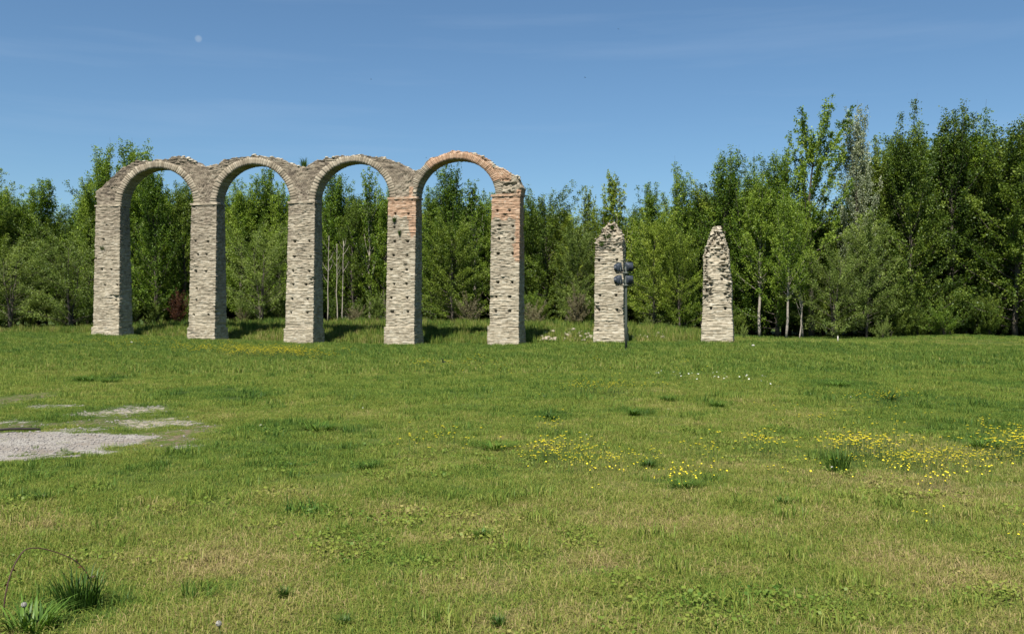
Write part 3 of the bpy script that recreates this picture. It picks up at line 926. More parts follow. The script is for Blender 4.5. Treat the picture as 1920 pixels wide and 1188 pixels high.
def gen_tree(seed, H=15, R=2.3, f0=0.10, n1=60, inc=(58, 22), curve=18, n2=9, nl=16, ls=0.2, prof=None, twl=0.9, droop=0.0, trunk_r=0.014, lean=0.0, jit=0.14, stems=1, spread=0.0, wind=0.0, elong=1.5):
    r = np.random.default_rng(seed)
    tb = MB()
    LP = []; LD = []; LT = []
    for st in range(stems):
        sa = st * 2.4 + r.uniform(0, 1)
        Hs = H * (1 if st == 0 else r.uniform(0.7, 1.0))
        m = 12
        q = np.linspace(0, 1, m)
        wob = np.cumsum(r.normal(0, 0.010 * Hs, (m, 2)), 0); wob -= wob[0]
        tr = np.stack([wob[:, 0] * 0.5 + lean * Hs * q ** 2 + cos(sa) * spread * Hs * q, wob[:, 1] * 0.5 + sin(sa) * spread * Hs * q, Hs * q], -1)
        tb.tube(tr, Hs * trunk_r * (1 - 0.92 * q) ** 0.9 + 0.012, 7, cap=True)
        nb = n1 // stems
        for b in range(nb):
            f = f0 + (0.985 - f0) * ((b + r.uniform(0.1, 0.9)) / nb) ** 0.9
            base = np.array([np.interp(f, q, tr[:, 0]), np.interp(f, q, tr[:, 1]), np.interp(f, q, tr[:, 2])])
            az = b * 2.39996 + r.normal(0, 0.35)
            ic = radians(inc[0] + (inc[1] - inc[0]) * f + r.normal(0, 7))
            p = prof(f) if prof else (1 - f) ** 0.65 * (0.55 + 0.45 * min(1, f / 0.3))
            ln = (R * p * r.choice([r.uniform(0.6, 1.0), r.uniform(0.9, 1.5)]) + 0.6) / max(0.35, sin(ic))
            k = 6
            pts = [base]; a_ = ic
            for s_ in range(k - 1):
                a_ = max(radians(4), a_ - radians(curve) / (k - 1)) + radians(droop) * (s_ + 1) / k / (k - 1)
                dv = np.array([cos(az) * sin(a_) + wind * 0.5, sin(az) * sin(a_), cos(a_)]) + r.normal(0, 0.05, 3)
                pts.append(pts[-1] + dv * ln / (k - 1))
            pts = np.array(pts)
            br = max(0.012, Hs * trunk_r * 0.32 * (1 - f) ** 0.8)
            tb.tube(pts, np.linspace(br, 0.006, k), 4, cap=False)
            ct = r.normal(0, 0.16)
            for t_ in range(n2):
                s_ = 0.18 + 0.82 * (t_ + r.uniform(0, 1)) / n2
                bp_ = np.array([np.interp(s_, np.linspace(0, 1, k), pts[:, c]) for c in range(3)])
                dr = pts[-1] - pts[-3]; dr /= np.linalg.norm(dr)
                dd = dr * 0.8 + r.normal(0, 0.55, 3) + np.array([wind * 0.6, 0, 0.35 - droop / 60])
                dd /= np.linalg.norm(dd)
                tl = twl * r.uniform(0.5, 1.2) * (0.6 + 0.4 * (1 - s_)) * (0.75 + 0.25 * (1 - f))
                if s_ > 0.93: dd = dr; 
                g = r.uniform(0, 1, nl)
                LP.append(bp_ + dd * (g * tl)[:, None] + r.normal(0, jit, (nl, 3)))
                LD.append(np.broadcast_to(dd, (nl, 3)) * 0.9 + r.normal(0, 0.6, (nl, 3)) + np.array([0.4 * wind, 0, -0.15]))
                LT.append(np.clip(0.48 + ct + r.normal(0, 0.14) + r.normal(0, 0.15, nl), 0, 1))
    P = np.concatenate(LP); D = np.concatenate(LD); T = np.concatenate(LT)
    kz = P[:, 2] < np.percentile(P[:, 2], 99.85)
    P, D, T = P[kz], D[kz], T[kz]
    D /= np.linalg.norm(D, axis=1, keepdims=True) + 1e-9
    n = len(P)
    rv = r.normal(0, 1, (n, 3)); B = np.cross(D, rv); B /= np.linalg.norm(B, axis=1, keepdims=True) + 1e-9
    l = ls * r.uniform(0.7, 1.35, (n, 1)); wd = l / elong
    nrm = np.cross(D, B)
    v = np.stack([P, P + D * l * 0.45 + B * wd * 0.5 + nrm * l * 0.08, P + D * l, P + D * l * 0.45 - B * wd * 0.5 + nrm * l * 0.08], 1).reshape(-1, 3)
    fq = np.arange(n * 4).reshape(-1, 4)
    trunk = tb.mesh('trunk', True)
    crown = mesh_np('crown', v, fq, dict(tone=np.repeat(T, 4)))
    zmax = float(np.percentile(P[:, 2], 99.9))
    return trunk, crown, zmax


full = lambda f: (1 - f) ** 0.37 * min(1, 0.8 + f)
dome = lambda f: math.sqrt(max(0, 1 - (f * 1.02 - 0.25) ** 2 / 0.62)) if abs(f * 1.02 - 0.25) < 0.787 else 0.05
PROTO = {
    'A': [gen_tree(11 + k, 15, 3.2, 0.06, 68, (64, 20), 26, 13, 28, 0.145, prof=full, twl=0.95, jit=0.13) for k in range(4)],
    'B': [gen_tree(31 + k, 15, 3.9, 0.05, 96, (84, 28), 26, 14, 28, 0.15, prof=full, twl=1.1) for k in range(3)],
    'R': [gen_tree(41 + k, 13, 3.9, 0.06, 84, (80, 34), 16, 13, 29, 0.145, prof=dome, twl=1.0) for k in range(2)],
    'W': [gen_tree(51 + k, 9, 3.7, 0.03, 72, (66, 32), 5, 12, 26, 0.15, prof=dome, twl=0.9, droop=40, elong=2.6, stems=3, spread=0.10) for k in range(2)],
    'S': [gen_tree(61 + k, 16, 2.6, 0.15, 42, (44, 10), 24, 11, 18, 0.17, prof=full, twl=0.7, jit=0.08) for k in range(2)],
    'V': [gen_tree(71, 18, 4.2, 0.34, 40, (58, 30), 22, 13, 36, 0.165, prof=lambda f: 1.0 - 0.55 * f, twl=1.0, wind=0.35, lean=0.01, jit=0.10)],
    'P': [gen_tree(81 + k, 16, 3.2, 0.34, 66, (64, 24), 22, 12, 22, 0.165, prof=full, twl=1.0, trunk_r=0.011) for k in range(2)],
    'bush': [gen_tree(91 + k, 2.6, 1.9, 0.05, 44, (66, 30), 10, 9, 20, 0.12, prof=dome, twl=0.45, stems=4, spread=0.16, jit=0.09, trunk_r=0.010) for k in range(2)],
    'thicket': [gen_tree(95 + k, 4.2, 2.4, 0.02, 60, (66, 26), 10, 10, 22, 0.16, prof=full, twl=0.6, stems=4, spread=0.14, jit=0.12, trunk_r=0.008) for k in range(2)],
}
KNAME = {'A': 'poplar_tree', 'B': 'broadleaf_tree', 'R': 'broadleaf_tree', 'W': 'willow_tree', 'S': 'poplar_tree', 'V': 'poplar_tree', 'P': 'poplar_tree', 'bush': 'shrub', 'thicket': 'shrub'}
tree_n = [0]


def plant(kind, X, Y, H, wid, label, cat='tree', group=None, leaf=M_LEAF, bark=M_BARK, var=None, rz=None, sink=0.05):
    ps = PROTO[kind]
    v = tree_n[0] % len(ps) if var is None else var
    tr, cr_, zm = ps[v]
    s = H / zm
    root = empty(KNAME[kind], (X, Y, gz(X, Y) - sink), (tree_n[0] * 2.1) % 6.28 if rz is None else rz, (s * wid, s * wid, s))
    tag(root, label, cat, group)
    for nm, me, mt in (('trunk', tr, bark), ('crown', cr_, leaf)):
        o = bpy.data.objects.new(nm, me)
        C.objects.link(o)
        if not me.materials: me.materials.append(None)
        o.material_slots[0].link = 'OBJECT'
        o.material_slots[0].material = mt
        o.parent = root
    tree_n[0] += 1
    return root


def tree_px(kind, px, top, Y, wid, label, **kw):
    X = (px - 960) / F * Y
    H = EYE - (top - 594) * Y / F - gz(X, Y) + 0.05
    return plant(kind, X, Y, H, wid, label, **kw)


G1 = 'front trees of the wood'
FRONT = [
    ('B', -25, 318, 86, 1.2, 'tall dark broadleaf tree cut by the edge left of the aqueduct', M_LEAFD),
    ('A', 28, 366, 90, 1.2, 'low plumed poplar between the edge tree and the feathery tipped one', M_LEAF),
    ('A', 70, 338, 92, 1.2, 'feathery tipped poplar standing clear left of the first pier', M_LEAF),
    ('R', 108, 402, 92, 0.85, 'short rounded tree in the dip of the skyline left of the aqueduct', M_LEAFD),
    ('W', 20, 430, 82, 1.1, 'olive willow low against the edge left of the aqueduct', M_OLIVE),
    ('W', 132, 400, 82, 0.95, 'rounded olive willow touching the outer side of the first pier', M_OLIVE),
    ('A', 165, 335, 92, 0.95, 'small pointed poplar just outside the first pier', M_LEAF),
    ('A', 198, 276, 95, 0.95, 'plumed poplar rising over the shoulder of the first arch', M_LEAF),
    ('A', 243, 262, 95, 1.0, 'tallest poplar rising above the first arch', M_LEAF),
    ('S', 280, 292, 98, 1.1, 'thin poplar tips poking just above the crown of the first arch', M_LEAF),
    ('A', 297, 318, 88, 0.95, 'poplar with pale stem framed in the middle of the first arch', M_LEAF),
    ('A', 342, 342, 90, 0.95, 'dark poplar seen in the first arch beside the second pier', M_LEAFD),
    ('A', 382, 345, 92, 1.0, 'poplar hidden mostly behind the second pier', M_LEAF),
    ('A', 452, 332, 92, 1.0, 'poplar in the second arch close to the second pier', M_LEAF),
    ('A', 487, 318, 94, 0.95, 'highest poplar framed by the second arch', M_LEAF),
    ('A', 527, 342, 92, 0.95, 'poplar in the second arch close to the third pier', M_LEAF),
    ('W', 490, 402, 84, 0.95, 'greyish olive willow filling the lower half of the second arch', M_OLIVE),
    ('A', 570, 345, 92, 1.0, 'poplar mostly covered by the third pier', M_LEAF),
    ('A', 630, 322, 92, 1.05, 'dense poplar in the third arch close to the third pier', M_LEAF),
    ('A', 662, 372, 90, 0.95, 'low poplar in the middle of the third arch', M_LEAFD),
    ('S', 693, 316, 90, 0.9, 'spindly poplar of upright shoots in the third arch', M_LEAF),
    ('A', 722, 342, 90, 1.0, 'poplar seen in the third arch beside the brick patched pier', M_LEAF),
    ('A', 765, 360, 92, 1.0, 'poplar mostly covered by the fourth pier', M_LEAF),
    ('A', 808, 352, 90, 1.0, 'bushy poplar in the brick arch close to the fourth pier', M_LEAF),
    ('A', 850, 308, 90, 1.0, 'tallest plumed poplar framed by the brick arch', M_LEAF),
    ('S', 884, 340, 92, 1.1, 'thin tipped poplar in the brick arch close to the fifth pier', M_LEAF),
    ('R', 850, 400, 86, 1.1, 'dark dense tree filling the lower half of the brick arch', M_LEAFD),
    ('A', 925, 362, 92, 1.0, 'poplar mostly covered by the fifth pier', M_LEAF),
    ('R', 1022, 346, 90, 1.0, 'round headed dark tree just past the fifth pier', M_LEAFD),
    ('A', 985, 372, 92, 0.9, 'short poplar tucked against the fifth pier', M_LEAF),
    ('A', 1062, 392, 90, 1.0, 'low poplar beside the round headed tree', M_BRIGHT),
    ('S', 1100, 352, 92, 0.9, 'thin leafless looking poplar tip in the gap before the blunt pier', M_OLIVE),
    ('R', 1085, 420, 86, 0.85, 'low yellowish tree left of the blunt pier', M_OLIVE),
    ('S', 1158, 322, 88, 1.2, 'light green slender poplar rising behind the blunt pier', M_BRIGHT),
    ('A', 1135, 392, 88, 1.0, 'poplar partly hidden by the blunt pier', M_BRIGHT),
    ('A', 1217, 345, 86, 1.0, 'poplar rising behind the floodlights', M_LEAF),
    ('R', 1225, 395, 79, 0.9, 'yellow green broad tree beside the floodlights', M_BRIGHT),
    ('A', 1279, 308, 84, 0.9, 'plumed poplar between the two free standing piers', M_LEAF),
    ('R', 1275, 425, 78, 0.8, 'spring green rounded tree between the two free standing piers', M_BRIGHT),
    ('A', 1318, 345, 84, 0.9, 'poplar just left of the pointed pier', M_LEAFD),
    ('A', 1358, 281, 82, 1.0, 'pointed dense poplar behind the pointed pier', M_LEAF),
    ('A', 1402, 302, 80, 0.95, 'shoulder high poplar next to the one behind the pointed pier', M_LEAF),
    ('P', 1424, 330, 77, 0.9, 'slim pale stemmed poplar nearest the pointed pier', M_LEAF),
    ('B', 1458, 283, 78, 0.9, 'leafy broad tree at the foot of the windblown poplar', M_LEAF),
    ('P', 1474, 360, 73.5, 0.85, 'poplar with the thickest pale trunk at the meadow edge', M_LEAF),
    ('V', 1522, 192, 77, 0.92, 'tall sparse windblown poplar standing above the wood', M_LEAF),
    ('P', 1505, 385, 75, 0.8, 'leaning pale stemmed poplar under the windblown one', M_LEAF),
    ('W', 1562, 425, 74, 0.9, 'feathery olive willow under the silver poplar', M_OLIVE),
    ('A', 1612, 203, 78, 0.62, 'silver leaved poplar with pale grey crown', M_SILVER),
    ('R', 1625, 400, 75, 0.85, 'olive green tree below the silver poplar', M_OLIVE),
    ('B', 1655, 258, 80, 0.8, 'dark tree between the silver poplar and the big peaked one', M_LEAFD),  # dark leaves from here on: shade low in the wood put into colour
    ('B', 1712, 189, 77, 0.8, 'tall peaked dark tree with the highest dense crown', M_LEAFD),
    ('A', 1780, 200, 79, 0.95, 'tall tree with forked plumes beside the peaked one', M_LEAFD),
    ('A', 1828, 212, 80, 1.0, 'plumed dark poplar before the dip near the far edge', M_LEAF),
    ('B', 1858, 290, 78, 0.6, 'lower tree in the dip near the far edge', M_LEAFD),
    ('B', 1903, 222, 76, 1.0, 'big leafy tree nearest the edge of the wood', M_LEAFD),
    ('B', 1965, 205, 77, 1.0, 'large broadleaf tree cut by the far edge', M_LEAFD),
]
for kind, px, top, Y, wd, lab, mt in FRONT:
    wd *= 1.25
    tree_px(kind, px, top, Y, wd, lab, leaf=mt, group=G1, bark=M_PALEBARK if kind in 'PS' else M_BARK, rz=(0.3 if kind == 'V' else None))

# deeper rows, nothing tells these apart
rb = np.random.default_rng(77)
sky_x = [-200, 0, 70, 115, 165, 240, 300, 380, 450, 487, 570, 630, 700, 765, 850, 925, 985, 1022, 1075, 1100, 1160, 1215, 1280, 1318, 1360, 1430, 1460, 1500, 1560, 1625, 1660, 1712, 1790, 1828, 1862, 1903, 2100]
sky_y = [330, 350, 365, 430, 375, 310, 350, 370, 360, 355, 375, 365, 370, 380, 360, 385, 395, 375, 400, 410, 400, 385, 365, 375, 330, 345, 335, 390, 400, 380, 300, 250, 255, 270, 330, 280, 255]
GB = 'trees deep in the wood'
for row, (off, n) in enumerate(((4, 58), (11, 46), (20, 36))):
    for q in range(n):
        px = -160 + 2240 * (q + rb.uniform(0.1, 0.9)) / n
        Yf = np.interp(px, [0, 900, 1200, 1400, 1900], [92, 92, 88, 79, 78]) + off + rb.uniform(-2, 2)
        top = float(np.interp(px, sky_x, sky_y)) + rb.uniform(-6, 26)
        tree_px('BARBR'[int(rb.integers(0, 5))], px, top, Yf, rb.uniform(1.25, 1.7), 'green tree deep in the wood, almost hidden behind the front trees', leaf=[M_LEAF, M_LEAFD, M_LEAF, M_BRIGHT][q % 4], group=GB)

# undergrowth along the foot of the wood
GU = 'undergrowth shrubs at the foot of the wood'
for q in range(170):
    px = -90 + 2100 * ((q % 46) + rb.uniform(0, 1)) / 46
    Yf = float(np.interp(px, [0, 900, 1200, 1300, 1400, 1900], [85, 86, 82, 77, 77.5, 78.5])) + rb.uniform(0, 2.5) + 9 * (q // 46)
    X = (px - 960) / F * Yf
    plant('thicket', X, Yf, rb.uniform(2.2, 4.4) * (1 if q < 46 else 1.35), rb.uniform(0.8, 1.2), 'leafy shrub in the shade at the foot of the wood', 'shrub', GU, leaf=[M_LEAFD, M_LEAF, M_OLIVE][int(rb.integers(0, 3))] if px < 1300 else M_LEAFD)

for q in range(17):     # leafy skirt of the tall wood, its shade put into dark leaf colour
    px = 1640 + 330 * (q + rb.uniform(0, 1)) / 17
    Yf = 75.2 + rb.uniform(0, 2.2)
    plant('thicket', (px - 960) / F * Yf, Yf, rb.uniform(2.8, 5.2), rb.uniform(0.8, 1.1), 'dark leafy shrub at the meadow edge under the tallest trees', 'shrub', 'dark shrubs under the tallest trees', leaf=M_LEAFD)
SHRUBS = [
    ('thicket', 335, 540, 84, 0.75, 'dark red leaved shrub in the first arch', M_RED),
    ('bush', 880, 545, 82, 1.0, 'greyish brown shrub in the brick arch', M_DRY),
    ('bush', 1000, 560, 80, 1.1, 'greyish shrub against the foot of the fifth pier', M_DRY),
    ('thicket', 1085, 530, 82, 0.9, 'dry brown twiggy shrub left of the blunt pier', M_DRY),
    ('bush', 1047, 590, 77, 1.1, 'bright green low shrub on the bank', M_BRIGHT),
    ('bush', 1655, 590, 71.5, 0.9, 'light green shrub at the meadow edge under the dark trees', M_OLIVE),
    ('bush', 1770, 560, 74, 1.3, 'leafy shrub with lit spreading boughs under the dark trees', M_LEAF),
    ('bush', 455, 575, 82, 1.1, 'dry grey shrub under the willow in the second arch', M_DRY),
    ('bush', 665, 570, 82, 1.2, 'dry brown shrub in the third arch', M_DRY),
    ('bush', 1215, 590, 74, 1.0, 'olive shrub at the foot of the floodlit pier', M_OLIVE),
    ('bush', 1395, 605, 70, 0.6, 'small green shrub hugging the pointed pier', M_OLIVE),
]
for kind, px, top, Y, wd, lab, mt in SHRUBS:
    tree_px(kind, px, top, Y, wd, lab, leaf=mt, cat='shrub', sink=0.1)

# bare pale stems
def bare_stem(px, yt, yb, Y, lean, label, seed):
    X = (px - 960) / F * Y
    z0 = gz(X, Y); H = EYE - (yt - 594) * Y / F - z0
    r = np.random.default_rng(seed)
    q = np.linspace(0, 1, 9)
    p = np.stack([lean * H * q ** 1.5 + np.cumsum(r.normal(0, 0.03, 9)), np.cumsum(r.normal(0, 0.03, 9)), H * q - 0.1], -1)
    mb = MB(); mb.tube(p, 0.06 * (1 - 0.7 * q), 6)
    for k in range(7):
        f = r.uniform(0.45, 0.95); b0 = np.array([np.interp(f, q, p[:, c]) for c in range(3)])
        az = r.uniform(0, 6.28); ln = r.uniform(0.5, 1.2)
        mb.tube(np.array([b0, b0 + np.array([cos(az) * .35, sin(az) * .35, .5]) * ln, b0 + np.array([cos(az) * .55, sin(az) * .55, 1.0]) * ln]), [0.025, 0.016, 0.006], 4, cap=False)
    o = obj('bare_sapling', mb.mesh('bare_sapling', True), M_PALEBARK, None, (X, Y, z0))
    return tag(o, label, 'sapling', 'bare pale saplings')
bare_stem(614, 440, 600, 84, 0.01, 'straight bare pale sapling nearest the third pier', 1)
bare_stem(633, 455, 600, 83.5, -0.01, 'thickest bare pale sapling in the third arch', 2)
bare_stem(641, 450, 600, 84, 0.04, 'bare pale sapling leaning away from the third pier', 3)
bare_stem(1500, 560, 640, 73, 0.10, 'short leaning bare sapling at the edge of the dark wood', 4)

# ------------------------------------------------------------------ grass (uncountable: one object with instances)
def clump(name, n, rad, h, w, seed, flop=0.5, tones=(0, 1)):
    r = np.random.default_rng(seed)
    ang = r.uniform(0, 6.28, n); rr = rad * np.sqrt(r.uniform(0, 1, n))
    b = np.stack([rr * np.cos(ang), rr * np.sin(ang), np.full(n, -0.01)], -1)
    az = r.uniform(0, 6.28, n); hh = h * r.uniform(0.45, 1.15, n); fl = flop * r.uniform(0.1, 1.3, n) ** 1.3
    d = np.stack([np.cos(az), np.sin(az), 0 * az], -1)
    sd = np.stack([-np.sin(az), np.cos(az), 0 * az], -1) * (w * r.uniform(0.6, 1.3, n))[:, None]
    up = np.array([0, 0, 1.0])
    p1 = b + up * (hh * 0.55)[:, None] + d * (hh * fl * 0.3)[:, None]
    p2 = b + up * (hh * np.maximum(1 - 0.32 * fl, 0.15))[:, None] + d * (hh * fl * 0.95)[:, None]
    v = np.stack([b - sd * .5, b + sd * .5, p1 + sd * .42, p1 - sd * .42, p2], 1).reshape(-1, 3)
    i = np.arange(n)[:, None] * 5
    q = i + np.array([[0, 1, 2, 3]]); t = i + np.array([[3, 2, 4]])
    tone = np.repeat(r.uniform(tones[0], tones[1], n), 5)
    me = mesh_np(name, v, [q, t], dict(tone=tone))
    me.materials.append(M_GRASS)
    return me


def weed(name, n, rad, seed):
    """flat rosette of small round leaves"""
    r = np.random.default_rng(seed)
    ang = r.uniform(0, 6.28, n); rr = rad * np.sqrt(r.uniform(0, 1, n))
    c = np.stack([rr * np.cos(ang), rr * np.sin(ang), r.uniform(0.01, 0.06, n)], -1)
    s = r.uniform(0.008, 0.02, n)[:, None]
    a = r.normal(0, 1, (n, 3)); a[:, 2] *= 0.4; a /= np.linalg.norm(a, axis=1, keepdims=True)
    b = np.cross(a, r.normal(0, 0.4, (n, 3)) + np.array([0, 0, 1.0])); b /= np.linalg.norm(b, axis=1, keepdims=True)
    v = np.stack([c - a * s, c + b * s * .8, c + a * s, c - b * s * .8], 1).reshape(-1, 3)
    me = mesh_np(name, v, np.arange(4 * n).reshape(-1, 4), dict(tone=np.repeat(r.uniform(0.4, 1, n), 4)))
    me.materials.append(M_GRASS)
    return me


def scatter_object(name, pts, attrs, protos, label=None, kind='stuff', mat=None):
    me = mesh_np(name, pts, [], attrs)
    o = obj(name, me)
    col = bpy.data.collections.new(name + '_sources')
    for k, pm in enumerate(protos):
        po = bpy.data.objects.new('%s_source_%02d' % (name, k), pm)
        col.objects.link(po)
    ng = bpy.data.node_groups.new(name + '_scatter', 'GeometryNodeTree')
    ng.interface.new_socket('Geometry', in_out='INPUT', socket_type='NodeSocketGeometry')
    ng.interface.new_socket('Geometry', in_out='OUTPUT', socket_type='NodeSocketGeometry')
    gi = ng.nodes.new('NodeGroupInput'); go = ng.nodes.new('NodeGroupOutput')
    ip = ng.nodes.new('GeometryNodeInstanceOnPoints')
    ci = ng.nodes.new('GeometryNodeCollectionInfo')
    ci.inputs['Collection'].default_value = col
    ci.inputs['Separate Children'].default_value = True
    ci.inputs['Reset Children'].default_value = True
    ip.inputs['Pick Instance'].default_value = True
    def na(nm, ty):
        n = ng.nodes.new('GeometryNodeInputNamedAttribute'); n.data_type = ty; n.inputs['Name'].default_value = nm
        return [s for s in n.outputs if s.enabled and s.name == 'Attribute'][0]
    cx = ng.nodes.new('ShaderNodeCombineXYZ')
    ng.links.new(na('rot', 'FLOAT'), cx.inputs['Z'])
    ng.links.new(gi.outputs[0], ip.inputs['Points'])
    ng.links.new(ci.outputs[0], ip.inputs['Instance'])
    ng.links.new(na('kind', 'INT'), ip.inputs['Instance Index'])
    ng.links.new(cx.outputs[0], ip.inputs['Rotation'])
    ng.links.new(na('scl', 'FLOAT'), ip.inputs['Scale'])
    ng.links.new(ip.outputs[0], go.inputs[0])
    md = o.modifiers.new('scatter', 'NODES'); md.node_group = ng
    tag(o, label, None, None, kind)
    return o


rg = np.random.default_rng(21)
GP = [clump('g', 110, 0.18, 0.060, 0.0042, 1, 1.6), clump('g', 110, 0.19, 0.078, 0.0040, 2, 1.7), clump('g', 100, 0.17, 0.05, 0.0046, 3, 2.0, (0, 0.7)),
      clump('g', 50, 0.11, 0.13, 0.0065, 4, 0.8, (0.3, 1)), weed('g', 60, 0.16, 5), clump('g', 40, 0.2, 0.07, 0.005, 6, 1.5, (0, 0.5)),
      clump('g', 60, 0.30, 0.55, 0.016, 7, 0.55, (0, 1)), clump('g', 60, 0.34, 0.30, 0.018, 8, 0.9, (0, 1))]
XS = []; YS = []; SS = []; KK = []
# bands: (near, far, density per m2, scale)
for (ya, yb, dens, sc) in ((4.3, 8.5, 85, 1.0), (8.5, 13, 60, 1.15), (13, 20, 38, 1.4), (20, 32, 20, 1.9), (32, 50, 9.5, 2.7), (50, 80, 5.0, 3.4)):
    xw = lambda y: y * 0.62 + 2.0
    area = (yb - ya) * 2 * xw(yb)
    n = int(area * dens)
    y = rg.uniform(ya, yb, n); x = rg.uniform(-1, 1, n) * xw(yb)
    ok = np.abs(x) < xw(y)
    x, y = x[ok], y[ok]
    XS.append(x); YS.append(y); SS.append(np.full(len(x), sc))
X = np.concatenate(XS); Y = np.concatenate(YS); S = np.concatenate(SS)
tnt, gv, sd_, ea = fields(X, Y)
keep = rg.uniform(0, 1, len(X)) > np.maximum(np.clip(gv * 1.25 - 0.1, 0, 0.95), np.clip(ea * 1.3, 0, 0.72))
fu = []; ft = []
for (pu0, pu1) in [tuple(px_u(np.array([p[0], p[1]]))) for p in PIERS] + [(cu1 - 1.0, cu1 + 1.0), (cu2 - 1.0, cu2 + 1.0)]:
    m_ = 30
    fu += list(rg.uniform(pu0 - .25, pu1 + .25, m_)); ft += list(-0.14 - np.abs(rg.normal(0, .13, m_)))
    fu += list(rg.uniform(pu1 + .14, pu1 + .4, 10)); ft += list(rg.uniform(0, DB, 10))
fu = np.array(fu); ft = np.array(ft); nfoot = len(fu)
X = np.append(X, P0[0] + fu * U[0] + ft * V[0]); Y = np.append(Y, P0[1] + fu * U[1] + ft * V[1]); S = np.append(S, np.full(nfoot, 3.4))
tnt = np.append(tnt, rg.uniform(.3, .8, nfoot)); gv = np.append(gv, 0 * fu); ea = np.append(ea, 0 * fu); keep = np.append(keep, fu > -1e9)
u, t = to_row(X, Y)
for (pu0, pu1) in [tuple(px_u(np.array([p[0], p[1]]))) for p in PIERS] + [(cu1 - 1.05, cu1 + 1.05), (cu2 - 1.05, cu2 + 1.05)]:
    keep &= ~((u > pu0 - 0.1) & (u < pu1 + 0.1) & (t > -0.1) & (t < DB + 0.1))
X, Y, S, tnt, u, t = X[keep], Y[keep], S[keep], tnt[keep], u[keep], t[keep]
H = ground_h(X, Y)
nn = len(X)
kd = rg.choice([0, 1, 2, 5], nn, p=[0.38, 0.3, 0.2, 0.12])
luxp = smooth(tnt, 0.55, 0.95)
kd = np.where(rg.uniform(0, 1, nn) < 0.03 + 0.16 * luxp * (1 - smooth(Y, 12, 25)), 3, kd)
kd = np.where((rg.uniform(0, 1, nn) < 0.10 * smooth(fbm(X * .5, Y * .5, 44, 3), 0.45, 0.65)) & (Y < 16), 4, kd)
bank = (t > 2.6) & (t < 15)
kd = np.where(bank & (u < 12), np.where(rg.uniform(0, 1, nn) < 0.45, 6, 7), kd)
kd = np.where((~bank) & (Y > 32), np.where(rg.uniform(0, 1, nn) < 0.5, 7, kd), kd)
scl = S * rg.uniform(0.7, 1.3, nn)
scl = np.where(kd == 7, np.where(bank, rg.uniform(0.8, 1.5, nn), rg.uniform(0.45, 0.9, nn)), scl)
scl = np.where(kd == 6, rg.uniform(0.7, 1.4, nn), scl)
bare = np.maximum(gv, ea)[keep]
scl = scl * (1 - 0.62 * smooth(bare, 0.05, 0.5))
scl = np.where((Y > 10) & (kd < 6), scl * 0.82, scl)
lowbig = (Y > 20) & (kd < 6)
scl = np.where(lowbig, np.minimum(scl, 2.2), scl)
tn2 = np.clip(tnt + rg.normal(0, 0.09, nn), 0, 1)
tn2 = np.where(bank, tn2 - np.where(rg.uniform(0, 1, nn) < 0.4, 0.34, 0.06), tn2)
order = np.array([0, 1, 2, 3, 4, 5, 6, 7])
grass = scatter_object('grass', np.stack([X, Y, H], -1), dict(tint=np.clip(tn2, 0, 1), scl=scl, rot=rg.uniform(0, 6.28, nn), kind=kd.astype(np.int32)), GP, 'green and straw coloured meadow grass')

# gravel pebbles
M_PEB = plain('pale_pebbles', (0.20, 0.185, 0.17), 0.9, 0.4, 40)
pebs = []
for k in range(3):
    mb = MB(); lump(mb, (0, 0, 0.2), (1, 0.8, 0.5), 60 + k)
    pm = mb.mesh('p'); pm.materials.append(M_PEB); pebs.append(pm)
n = 26000
px_ = rg.uniform(-13, -3.5, n); py_ = rg.uniform(11.5, 21, n)
_, gvv, sdd, eaa = fields(px_, py_)
kp = (rg.uniform(0, 1, n) < np.maximum(gvv ** 1.5, eaa * 0.25)) & (np.abs(px_) < py_ * 0.62 + 2)
px_, py_ = px_[kp], py_[kp]
scatter_object('gravel', np.stack([px_, py_, ground_h(px_, py_)], -1), dict(scl=np.abs(rg.normal(0.004, 0.009, len(px_))) + 0.006, rot=rg.uniform(0, 6.28, len(px_)), kind=rg.integers(0, 3, len(px_)).astype(np.int32)), pebs, 'pale grey gravel on the bare patch')

# ------------------------------------------------------------------ grass tufts (countable, dark)
def tuft_mesh(seed, n=150, h=1.0, rad=0.42):
    r = np.random.default_rng(seed)
    ang = r.uniform(0, 6.28, n); rr = rad * np.sqrt(r.uniform(0, 1, n)) * 0.55
    b = np.stack([rr * np.cos(ang), rr * np.sin(ang), np.full(n, -0.03)], -1)
    az = ang + r.normal(0, 0.6, n); hh = h * r.uniform(0.45, 1.1, n); fl = (0.25 + 0.9 * rr / rad) * r.uniform(0.4, 1.3, n)
    d = np.stack([np.cos(az), np.sin(az), 0 * az], -1)
    w = h * 0.032 * r.uniform(0.6, 1.3, n)
    sd = np.stack([-np.sin(az), np.cos(az), 0 * az], -1) * w[:, None]
    up = np.array([0, 0, 1.0])
    p1 = b + up * (hh * 0.4)[:, None] + d * (hh * fl * 0.18)[:, None]
    p2 = b + up * (hh * 0.75)[:, None] + d * (hh * fl * 0.5)[:, None]
    p3 = b + up * (hh * (1 - 0.2 * fl))[:, None] + d * (hh * fl * 0.95)[:, None]
    v = np.stack([b - sd * .5, b + sd * .5, p1 + sd * .5, p1 - sd * .5, p2 + sd * .35, p2 - sd * .35, p3], 1).reshape(-1, 3)
    i = np.arange(n)[:, None] * 7
    return mesh_np('grass_tuft', v, [np.concatenate([i + np.array([[0, 1, 2, 3]]), i + np.array([[3, 2, 4, 5]])]), i + np.array([[5, 4, 6]])], dict(tone=np.repeat(np.clip(r.normal(0.45, 0.22, n), 0, 1), 7)))
TM = [tuft_mesh(5), tuft_mesh(6, 110, 1.0, 0.6), tuft_mesh(7, 170, 1.0, 0.8)]
for m_ in TM: m_.materials.append(M_TUFT)
